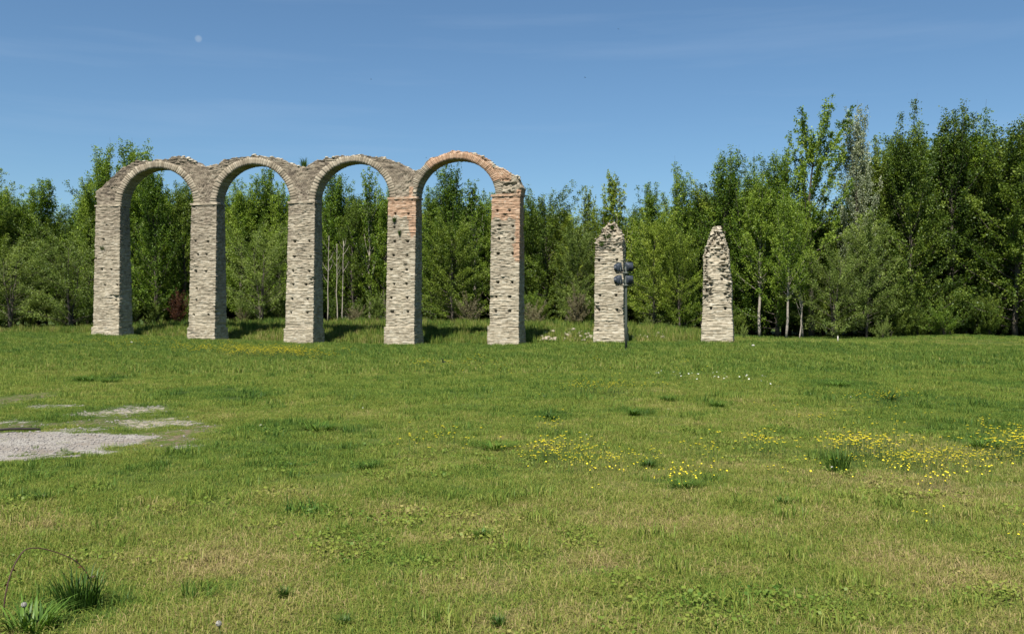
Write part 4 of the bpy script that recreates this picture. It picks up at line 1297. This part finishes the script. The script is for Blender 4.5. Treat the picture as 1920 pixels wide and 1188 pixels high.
GT = 'dark grass tufts in the meadow'
TUFTS = [  # px, py of the foot, height px, width px, label, mesh
    (150, 1140, 78, 105, 'large dark green grass tuft under the arching bramble stem', 2),
    (60, 1180, 50, 150, 'spreading dark tuft cut by the lower edge', 1),
    (80, 938, 22, 60, 'flattened dark tuft below the gravel patch', 1),
    (160, 716, 18, 60, 'low wide dark tuft above the gravel patch', 1),
    (205, 718, 14, 50, 'smaller low tuft joined to the wide one above the gravel', 1),
    (688, 880, 20, 50, 'lone dark tuft in the middle of the meadow', 1),
    (1028, 790, 24, 36, 'tall thin tuft just above the dense yellow flower patch', 0),
    (1252, 752, 16, 40, 'low tuft below the white flowers', 1),
    (1346, 764, 18, 40, 'dark tuft beside the one below the white flowers', 0),
    (1190, 780, 20, 38, 'faint tuft between two flower patches', 0),
    (1668, 753, 24, 40, 'upright tuft among far yellow flowers', 0),
    (1571, 884, 48, 56, 'biggest upright dark tuft beside the yellow flowers', 2),
    (1216, 876, 22, 40, 'dark tuft at the end of the dense yellow flower patch', 0),
    (1845, 840, 26, 80, 'wide tuft inside the largest yellow flower spread', 1),
    (1282, 915, 22, 70, 'low wide tuft below the yellow flower strip', 1),
    (532, 1122, 34, 32, 'small upright tuft on the straw coloured ground', 0),
    (645, 1172, 30, 50, 'bright low tuft near the lower edge', 1),
    (935, 1176, 36, 40, 'light tuft at the lower edge under the middle arch', 0),
    (965, 683, 8, 22, 'small far tuft in front of the fifth pier', 0),
    (930, 842, 20, 90, 'wide soft tuft before the dense yellow flower patch', 1),
    (600, 806, 18, 100, 'wide soft tuft in the dark green strip', 1),
    (1570, 724, 14, 60, 'far wide tuft above the yellow flowers', 1),
    (1470, 945, 22, 50, 'faint tuft in the open meadow below the big one', 1),
    (905, 1010, 30, 46, 'pale edged tuft in the foreground grass', 0),
]
for k, (px, py, hp, wp, lab, mi) in enumerate(TUFTS):
    x, y = px_ground(px, py)
    h = hp / F * y; wd = wp / F * y
    sx = wd / (1.0 if mi == 0 else 1.3)
    o = obj('grass_tuft', TM[mi], None, None, (x, y, gz(x, y)), (0, 0, k * 1.3), (sx, sx, h * (1.05 if k in (0, 1, 11) else 0.8)))
    tag(o, lab, 'grass tuft', GT)

# ------------------------------------------------------------------ flowers
M_YEL = plain('yellow_petals', (0.62, 0.51, 0.016), 0.6, 0.12, 60)
M_WHT = plain('white_petals', (0.55, 0.55, 0.50), 0.7, 0.08, 60)
M_STEM = plain('flower_stem', (0.055, 0.09, 0.018), 0.8, 0.2, 60)


def flower_mesh(name, r, h, npet, petal, cup=0.35):
    mb = MB()
    mb.tube(np.array([[0, 0, -0.02], [0.01, 0.0, h * .5], [0.0, 0.0, h]]), [0.0016, 0.0014, 0.0012], 4, cap=False)
    nst = len(mb.f.get(4, []))
    for k in range(npet):
        a = k * 2 * pi / npet; da = pi / npet * 0.95
        mb.add([(0, 0, h), (r * .6 * cos(a - da), r * .6 * sin(a - da), h + r * cup * .6), (r * cos(a), r * sin(a), h + r * cup), (r * .6 * cos(a + da), r * .6 * sin(a + da), h + r * cup * .6)], [(0, 1, 2, 3)])
    mb.f[4] = mb.f[4]
    me = mb.mesh(name)
    me.materials.append(M_STEM); me.materials.append(petal)
    idx = np.zeros(len(me.polygons), np.int32); idx[nst:] = 1
    me.polygons.foreach_set('material_index', idx)
    return me


FLY = flower_mesh('buttercup', 0.0135, 0.155, 5, M_YEL)
FLW = flower_mesh('white_flower', 0.028, 0.20, 8, M_WHT, 0.15)
YC = [(1050, 845, 62, 14, 110), (1130, 862, 60, 9, 60), (1282, 882, 52, 11, 46), (1422, 825, 40, 12, 32), (1330, 842, 34, 10, 14), (1605, 829, 62, 10, 100), (1685, 858, 80, 12, 80), (1785, 857, 120, 16, 190),
      (1868, 815, 40, 14, 30), (1905, 832, 34, 18, 80), (1760, 893, 30, 9, 22), (1750, 961, 10, 5, 8), (1132, 723, 75, 5, 120), (1650, 742, 55, 5, 60), (1030, 790, 30, 10, 12), (820, 822, 60, 15, 20),
      (860, 686, 90, 9, 26), (420, 651, 80, 4, 85), (500, 655, 80, 5, 85), (570, 661, 50, 4, 35), (270, 640, 90, 5, 40), (1520, 775, 90, 20, 14), (1480, 870, 50, 16, 12), (1210, 850, 150, 30, 20), (1700, 790, 160, 30, 24), (1890, 990, 30, 10, 4), (1160, 700, 120, 12, 12), (1050, 700, 200, 30, 16)]
rf = np.random.default_rng(5)
fl = []
for (cx, cy, hw, hh, n) in YC:
    for q in range(n):
        a, b = np.clip(rf.normal(0, 0.7, 2), -1.8, 1.8)
        fl.append((cx + a * hw, cy + b * hh))
        if q % 3 == 0 or (cy > 780 and q % 3 == 1): fl.append((cx + a * hw + rf.normal(0, 14), cy + b * hh + rf.normal(0, 3)))
fl = sorted(fl, key=lambda p: -p[1])
pts = []; fsc = []
for (a, b) in fl:
    Zf = EYE * F / (b - 594)
    sc_ = 1.05 if Zf < 13.5 else 1.5 if Zf < 30 else 2.3
    x, y = px_ground(a, b + 0.155 * sc_ * F / Zf * 0.93)
    pts.append((x, y, gz(x, y))); fsc.append(sc_)
GYL = 'yellow buttercups scattered over the meadow'
for k in range(300):
    x, y, z = pts[k]
    s = rf.uniform(0.65, 1.25)
    o = obj('buttercup', FLY, None, None, (x, y, z), (rf.normal(0, .25) + 0.25, rf.normal(0, .25), rf.uniform(0, 6.28)), (s, s, s * rf.uniform(.8, 1.2)))
    tag(o, 'small yellow buttercup on a thin stem in the flower patches of the meadow', 'flower', GYL)
rest = np.array(pts[300:]); rsc = np.array(fsc[300:])
FARC = []
for c_ in range(2):      # loose bunch of several heads for the dense far drifts
    mb = MB(); r_ = np.random.default_rng(40 + c_); nst = 0; heads = []
    for q in range(7):
        x0, y0, h0 = r_.normal(0, .12), r_.normal(0, .12), r_.uniform(.2, .38)
        mb.tube(np.array([[x0, y0, -.02], [x0 + .01, y0, h0]]), [.003, .002], 3, cap=False); heads.append((x0 + .01, y0, h0))
    nst = len(mb.f[4])
    for (x0, y0, h0) in heads:
        for k in range(5):
            a_ = k * 1.2566; d_ = .6
            rr_ = 0.026
            mb.add([(x0, y0, h0), (x0 + rr_ * .7 * cos(a_ - d_), y0 + rr_ * .7 * sin(a_ - d_), h0 + .006), (x0 + rr_ * cos(a_), y0 + rr_ * sin(a_), h0 + .014), (x0 + rr_ * .7 * cos(a_ + d_), y0 + rr_ * .7 * sin(a_ + d_), h0 + .006)], [(0, 1, 2, 3)])
    me = mb.mesh('f'); me.materials.append(M_STEM); me.materials.append(M_YEL)
    ix = np.zeros(len(me.polygons), np.int32); ix[nst:] = 1; me.polygons.foreach_set('material_index', ix)
    FARC.append(me)
far_ = rest[:, 1] > 34
scatter_object('yellow_flowers', rest, dict(scl=np.where(far_, 1.0, rsc) * rf.uniform(0.75, 1.25, len(rest)), rot=rf.uniform(0, 6.28, len(rest)), kind=np.where(far_, 1 + rf.integers(0, 2, len(rest)), 0).astype(np.int32)), [FLY] + FARC, 'more distant yellow flowers in drifts across the meadow')
GW = 'white flowers in a loose drift'
for k in range(64):
    if k < 50:
        px = 1230 + 210 * rf.uniform(0, 1) ** 1.2; py = 702 + (px - 1230) / 210 * 18 + rf.normal(0, 4)
    else:
        px = rf.uniform(300, 1700); py = rf.uniform(700, 900)
    x, y = px_ground(px, py + 6)
    o = obj('white_flower', FLW, None, None, (x, y, gz(x, y)), (rf.normal(0.2, .2), rf.normal(0, .2), rf.uniform(0, 6)), (1, 1, 1.1) if k < 50 else (0.5, 0.5, 0.6))
    if k < 50:
        tag(o, 'small white flower in the loose white drift before the blunt pier', 'flower', GW)
    else:
        tag(o, 'lone tiny white flower scattered in the meadow grass', 'flower', 'lone white flowers in the grass')

# dandelion clocks
M_FLUFF = plain('dandelion_fluff', (0.28, 0.27, 0.24), 0.9, 0.15, 90)
def dandelion(px, py, label, seed):
    Z = EYE * F / (py + 45 - 594)
    x = (px - 960) / F * Z
    z = EYE - (py - 594) * Z / F
    root = empty('dandelion', (x, Z, gz(x, Z)))
    tag(root, label, 'dandelion', 'seeded dandelion clocks')
    h = z - gz(x, Z)
    mb = MB(); mb.tube(np.array([[0, 0, -0.02], [0.012, 0, h * .5], [0, 0, h]]), [0.003, 0.0025, 0.002], 6)
    obj('stem', mb.mesh('stem', True), M_STEM, root)
    r = np.random.default_rng(seed); mb = MB()
    for k in range(220):
        d = r.normal(0, 1, 3); d /= np.linalg.norm(d)
        e = 0.017
        a = np.cross(d, r.normal(0, 1, 3)); a /= np.linalg.norm(a); b = np.cross(d, a)
        c = np.array([0, 0, h]) + d * e
        s = 0.003
        mb.add([np.array([0, 0, h]) + d * .004, c + a * s, c + b * s, c - a * s, c - b * s], [(0, 1, 2), (0, 3, 4), (1, 2, 3, 4)])
    obj('seed_head', mb.mesh('seed_head'), M_FLUFF, root)
dandelion(45, 1133, 'white dandelion clock beside the large dark tuft', 1)
dandelion(410, 1168, 'smaller greyish dandelion clock near the lower edge', 2)

# arching bramble stem
M_CANE = plain('bramble_cane', (0.05, 0.022, 0.018), 0.7, 0.3, 30)
M_CANELEAF = M_RED
bx, by_ = px_ground(6, 1165)
bz = gz(bx, by_)
cane_px = [(6, 1165, 0), (8, 1125, .0), (16, 1085, .05), (28, 1055, .1), (46, 1027, .16), (75, 1026, .22), (105, 1034, .28), (140, 1048, .34), (158, 1066, .37), (170, 1088, .4), (176, 1104, .42)]
cp = []
for (a, b, dy) in cane_px:
    yy = by_ + dy
    cp.append(((a - 960) / F * yy - bx, dy, EYE - (b - 594) * yy / F - bz))
cp = np.array(cp)
root = empty('bramble_stem', (bx, by_, bz))
tag(root, 'thin dark bramble stem arching over the grass at the corner', 'bramble')
qq = np.linspace(0, 1, len(cp)); q2 = np.linspace(0, 1, 50)
cs = np.stack([np.interp(q2, qq, cp[:, c]) for c in range(3)], -1)
for _ in range(4):
    cs[1:-1] = (cs[:-2] + cs[1:-1] * 2 + cs[2:]) / 4
cs[0, 2] -= 0.06
mb = MB(); mb.tube(cs, np.linspace(0.0046, 0.0024, 50), 6)
rr = np.random.default_rng(3)
for k in range(34):
    i = rr.integers(2, 48); d = rr.normal(0, 1, 3); d /= np.linalg.norm(d)
    mb.tube(np.array([cs[i], cs[i] + d * 0.010]), [0.0022, 0.0004], 4, cap=False)
obj('cane', mb.mesh('cane', True), M_CANE, root)
for k in range(7):
    i = int(rr.integers(4, 46)); mb = MB()
    d = rr.normal(0, 1, 3); d /= np.linalg.norm(d); s = rr.uniform(0.010, 0.018)
    a = np.cross(d, rr.normal(0, 1, 3)); a /= np.linalg.norm(a)
    mb.add([cs[i], cs[i] + d * s + a * s * .5, cs[i] + d * 2 * s, cs[i] + d * s - a * s * .5], [(0, 1, 2, 3)])
    me = mb.mesh('leaf', attrs=None)
    at_ = me.attributes.new('tone', 'FLOAT', 'POINT'); at_.data.foreach_set('value', np.full(4, 0.5, np.float32))
    obj('leaf', me, M_RED, root)

# ------------------------------------------------------------------ floodlight pole
M_POLE = plain('grey_green_pole_paint', (0.052, 0.062, 0.052), 0.55, 0.2, 5)
M_HOUS = plain('dark_blue_grey_housing', (0.024, 0.031, 0.041), 0.5, 0.25, 12)
M_GLASS = plain('dark_lamp_glass', (0.012, 0.015, 0.02), 0.15, 0.1, 8)
fx, fy = px_ground(1174, 657)
fz = gz(fx, fy)
FP = empty('floodlight_pole', (fx, fy, fz))
tag(FP, 'grey steel pole carrying four dark floodlights before the blunt pier', 'floodlight pole')
zpx = lambda y: EYE - (y - 594) * fy / F - fz
xpx = lambda x: (x - 960) / F * fy - fx
mb = MB(); mb.tube(np.array([[0, 0, -0.3], [0, 0, 1.5], [0, 0, 3.0], [0, 0, zpx(498)]]), [0.066, 0.062, 0.056, 0.05], 12)
mb.tube(np.array([[0, 0, zpx(498)], [0, 0, zpx(497)]]), [0.07, 0.05], 12)
pole = obj('pole', mb.mesh('pole', True), M_POLE, FP)
mb = MB(); mb.box((0, 0, 0.03), (0.34, 0.34, 0.05)); obj('base_plate', mb.mesh('base_plate'), M_POLE, FP)
for yy in (512, 535):
    mb = MB(); mb.box((xpx(1169.5), 0, zpx(yy)), (0.82, 0.06, 0.06)); mb.box((0, 0, zpx(yy)), (0.2, 0.2, 0.1))
    obj('crossbar', mb.mesh('crossbar'), M_POLE, FP)
for (cx, cy, rz, tilt) in ((1159.5, 502, -1.15, 0.22), (1180, 501, 0.30, 0.30), (1159.5, 525, -1.15, 0.18), (1180, 524.5, 0.25, 0.12)):
    c = np.array([xpx(cx), 0.03, zpx(cy)])
    mb = MB()
    # deep rounded housing built as stacked slices along its depth (local y), wide lip in front
    prof = [(-0.17, 0.20, 0.22), (-0.165, 0.30, 0.34), (-0.08, 0.37, 0.42), (0.06, 0.40, 0.46), (0.065, 0.44, 0.50), (0.11, 0.44, 0.50)]
    lp = []
    for (dy, w_, h_) in prof:
        ch = 0.025
        x, z = w_ / 2, h_ / 2
        lp.append([(-x + ch, dy, -z), (x - ch, dy, -z), (x, dy, -z + ch), (x, dy, z - ch), (x - ch, dy, z), (-x + ch, dy, z), (-x, dy, z - ch), (-x, dy, -z + ch)])
    lp = np.array(lp)
    def xf(p):
        p = np.asarray(p, float)
        R1 = np.array([[1, 0, 0], [0, cos(tilt), -sin(tilt)], [0, sin(tilt), cos(tilt)]])
        R2 = np.array([[cos(rz), -sin(rz), 0], [sin(rz), cos(rz), 0], [0, 0, 1]])
        return p @ R1.T @ R2.T + c
    mb.addnp(xf(lp.reshape(-1, 3)), sheet_faces(len(prof), 8))
    mb.f.setdefault(8, []).append(list(range(8))[::-1])
    mb.f[8].append(list(range(40, 48)))
    for k in range(5):      # cooling fins on the back
        bb = MB(); bb.box((-0.10 + k * 0.05, -0.175, 0), (0.012, 0.06, 0.26)); mb.addnp(xf(np.concatenate(bb.v)), np.array(bb.f[4]))
    fo_ = obj('floodlight', mb.mesh('floodlight'), M_HOUS, FP)
    mb = MB(); bb = MB(); bb.box((0, 0.114, 0), (0.36, 0.012, 0.42)); mb.addnp(xf(np.concatenate(bb.v)), np.array(bb.f[4]))
    obj('lens', mb.mesh('lens'), M_GLASS, fo_)
    mb = MB()
    pz = zpx(512) if cy < 512 else zpx(535)
    for sx in (-0.235, 0.235):
        a0 = xf([[sx, 0, 0.0]])[0]; a1 = np.array([a0[0], a0[1], pz])
        mb.tube(np.array([a0, a1]), [0.018, 0.018], 6)
    e0 = xf([[-0.235, 0, 0]])[0]; e1 = xf([[0.235, 0, 0]])[0]
    mb.tube(np.array([[e0[0], e0[1], pz], [e1[0], e1[1], pz]]), [0.02, 0.02], 6)
    obj('bracket', mb.mesh('bracket'), M_POLE, fo_)

# ------------------------------------------------------------------ small things
M_BLK = plain('black_plumage', (0.012, 0.012, 0.014), 0.6, 0.2, 30)


def bird_mesh(span, flap):
    mb = MB()
    q = np.linspace(0, 1, 9)
    L = span * 0.55
    rad = L * 0.13 * np.sin(np.clip(q * 1.05, 0, 1) * pi) ** 0.7 + 0.004
    mb.tube(np.stack([(q - 0.5) * L, 0 * q, 0.02 * np.sin(q * pi)], -1), rad, 8)
    for s in (-1, 1):
        w = np.array([[0.10 * L, s * .02, .02], [-0.18 * L, s * .02, .02], [-0.16 * L, s * span * .25, .02 + flap * span * .2], [0.12 * L, s * span * .26, .03 + flap * span * .2], [-0.28 * L, s * span * .5, flap * span * .42]])
        v = np.concatenate([w, w - np.array([0, 0, 0.006])])
        mb.add(v, [(0, 1, 2, 3), (3, 2, 4), (5, 8, 7, 6), (8, 9, 7), (1, 0, 5, 6), (0, 3, 8, 5), (3, 4, 9, 8), (4, 2, 7, 9), (2, 1, 6, 7)])
    t = np.array([[-0.42 * L, -.012, .005], [-0.42 * L, .012, .005], [-0.75 * L, .05 * span, .0], [-0.68 * L, 0, 0], [-0.75 * L, -.05 * span, .0]])
    v = np.concatenate([t, t - np.array([0, 0, 0.005])])
    mb.add(v, [(0, 1, 2, 3), (0, 3, 4), (6, 5, 8, 7), (8, 5, 9), (1, 0, 5, 6), (2, 1, 6, 7), (0, 4, 9, 5), (3, 2, 7, 8), (4, 3, 8, 9)])
    mb.tube(np.array([[0.48 * L, 0, 0.01], [0.58 * L, 0, 0.005]]), [0.008, 0.001], 5)
    return mb.mesh('bird', True)


by2 = 36.0
o = obj('bird', bird_mesh(0.26, 1.1), M_BLK, None, ((831 - 960) / F * by2, by2, EYE - (679 - 594) * by2 / F), (0.5, 0.2, 2.6))
tag(o, 'black bird with raised wings flying low over the meadow', 'bird')
for (px, py, d, rz, lab) in ((695.5, 149, 130, 0.6, 'tiny dark bird in the sky high above the third arch'), (1097, 146, 130, 2.6, 'tiny dark bird in the sky above the blunt pier'), (1159, 55, 150, 1.6, 'highest tiny bird near the top of the sky'), (799, 296, 90, 0.2, 'tiny bird just outside the brick arch crown')):
    o = obj('bird', bird_mesh(0.34 if d > 100 else 0.2, 0.5), M_BLK, None, ((px - 960) / F * d, d, EYE - (py - 594) * d / F), (0.3, 0.3, rz))
    tag(o, lab, 'bird', 'birds in flight')

# dark stick on the bare ground
M_STICK = plain('dark_wet_wood', (0.02, 0.016, 0.014), 0.8, 0.4, 15)
ax, ay = px_ground(-30, 812); bx2, by3 = px_ground(76, 806.5)
q = np.linspace(0, 1, 12)
sp_ = np.stack([ax + (bx2 - ax) * q, ay + (by3 - ay) * q, [gz(ax + (bx2 - ax) * k, ay + (by3 - ay) * k) + 0.02 + 0.035 * sin(k * pi) for k in q]], -1)
mb = MB(); mb.tube(sp_ - sp_[0], 0.024 * (1 - 0.75 * np.abs(q - 0.6) ** 1.2), 7)
o = obj('stick', mb.mesh('stick', True), M_STICK, None, tuple(sp_[0]))
tag(o, 'dark curved stick lying on the bare earth above the gravel', 'stick')

M_PALE = plain('pale_stone', (0.38, 0.36, 0.32), 0.9, 0.2, 8)
def stone(px, py, s, label, seed):
    x, y = px_ground(px, py)
    mb = MB(); lump(mb, (0, 0, s[2] * .4), s, seed)
    o = obj('stone', mb.mesh('stone'), M_PALE, None, (x, y, gz(x, y)))
    return tag(o, label, 'stone')
stone(1412, 649, (0.24, 0.12, 0.09), 'flat pale stone lying in the grass past the pointed pier', 1)
stone(489, 799, (0.05, 0.03, 0.03), 'small white stone in the grass beyond the gravel', 2)
stone(247, 643, (0.12, 0.10, 0.09), 'white stone in the grass before the first pier', 3)
x, y = px_ground(1571, 640)
mb = MB(); mb.tube(np.array([[0, 0, -0.1], [0, 0, 0.36]]), [0.04, 0.036], 8); mb.tube(np.array([[0, 0, 0.36], [0, 0, 0.40]]), [0.042, 0.02], 8)
o = obj('marker_post', mb.mesh('marker_post'), M_PALE, None, (x, y, gz(x, y)))
tag(o, 'short white post at the foot of the wood', 'post')

# broken stones tumbled on the bank between the fifth and the blunt pier
GSB = 'tumbled stones on the bank'
rs = np.random.default_rng(12)
SM = []
for k in range(5):
    mb = MB(); lump(mb, (0, 0, 0.25), (1.0, 0.8, 0.6), 300 + k); me = mb.mesh('rubble_stone'); me.materials.append(plain('bank_stone', (0.27, 0.23, 0.175), 0.95, 0.3, 6)); SM.append(me)
for k in range(58):
    if k < 46:
        px = rs.uniform(1012, 1108); py = rs.uniform(624, 641)
    else:
        px = rs.uniform(1180, 1250); py = rs.uniform(628, 640)
    u0 = float(px_u(px)); Yg = P0[1] + U[1] * u0
    Yq = Yg + 3.5 + (641 - py) / 17 * 5.0
    x = (px - 960) / F * Yq
    s = rs.uniform(0.09, 0.26)
    o = obj('rubble_stone', SM[k % 5], None, None, (x, Yq, gz(x, Yq) + 0.12), (rs.normal(0, .3), rs.normal(0, .3), rs.uniform(0, 6)), (s, s, s))
    tag(o, 'broken pale stone tumbled on the earthy bank near the blunt pier', 'stone', GSB)

# plants rooted in the masonry
def wall_weed(u, z, t, h, wd, label, mi=0):
    w0 = P0 + U * u + V * t
    o = obj('wall_weed', TM[mi], None, None, (w0[0], w0[1], z), (0, 0, u), (wd, wd, h))
    return tag(o, label, 'weed', 'weeds rooted in the masonry')
u_, z_ = px_uz(561, 313); wall_weed(float(u_), float(z_), 0.7, 0.85, 0.75, 'spiky green plant growing on top of the third pier')
u_, z_ = px_uz(738, 415); wall_weed(float(u_), float(z_), 0.10, 0.4, 0.4, 'small weed sprouting under the brick patch of the fourth pier')
u_, z_ = px_uz(748, 440); wall_weed(float(u_), float(z_), 0.10, 0.45, 0.3, 'thin weed hanging lower on the fourth pier')
u_, z_ = px_uz(1146, 429); wall_weed(float(u_), float(z_), 0.50, 0.35, 0.45, 'green weed near the tip of the blunt pier')
u_, z_ = px_uz(1138, 446); wall_weed(float(u_), float(z_), 0.18, 0.35, 0.6, 'weed on the shoulder of the blunt pier', 1)
u_, z_ = px_uz(1127, 460); wall_weed(float(u_), float(z_), 0.12, 0.3, 0.4, 'lower weed on the face of the blunt pier', 1)
u_, z_ = px_uz(190, 467); wall_weed(float(u_), float(z_), 0.10, 0.3, 0.4, 'weed growing out of the first pier face', 1)
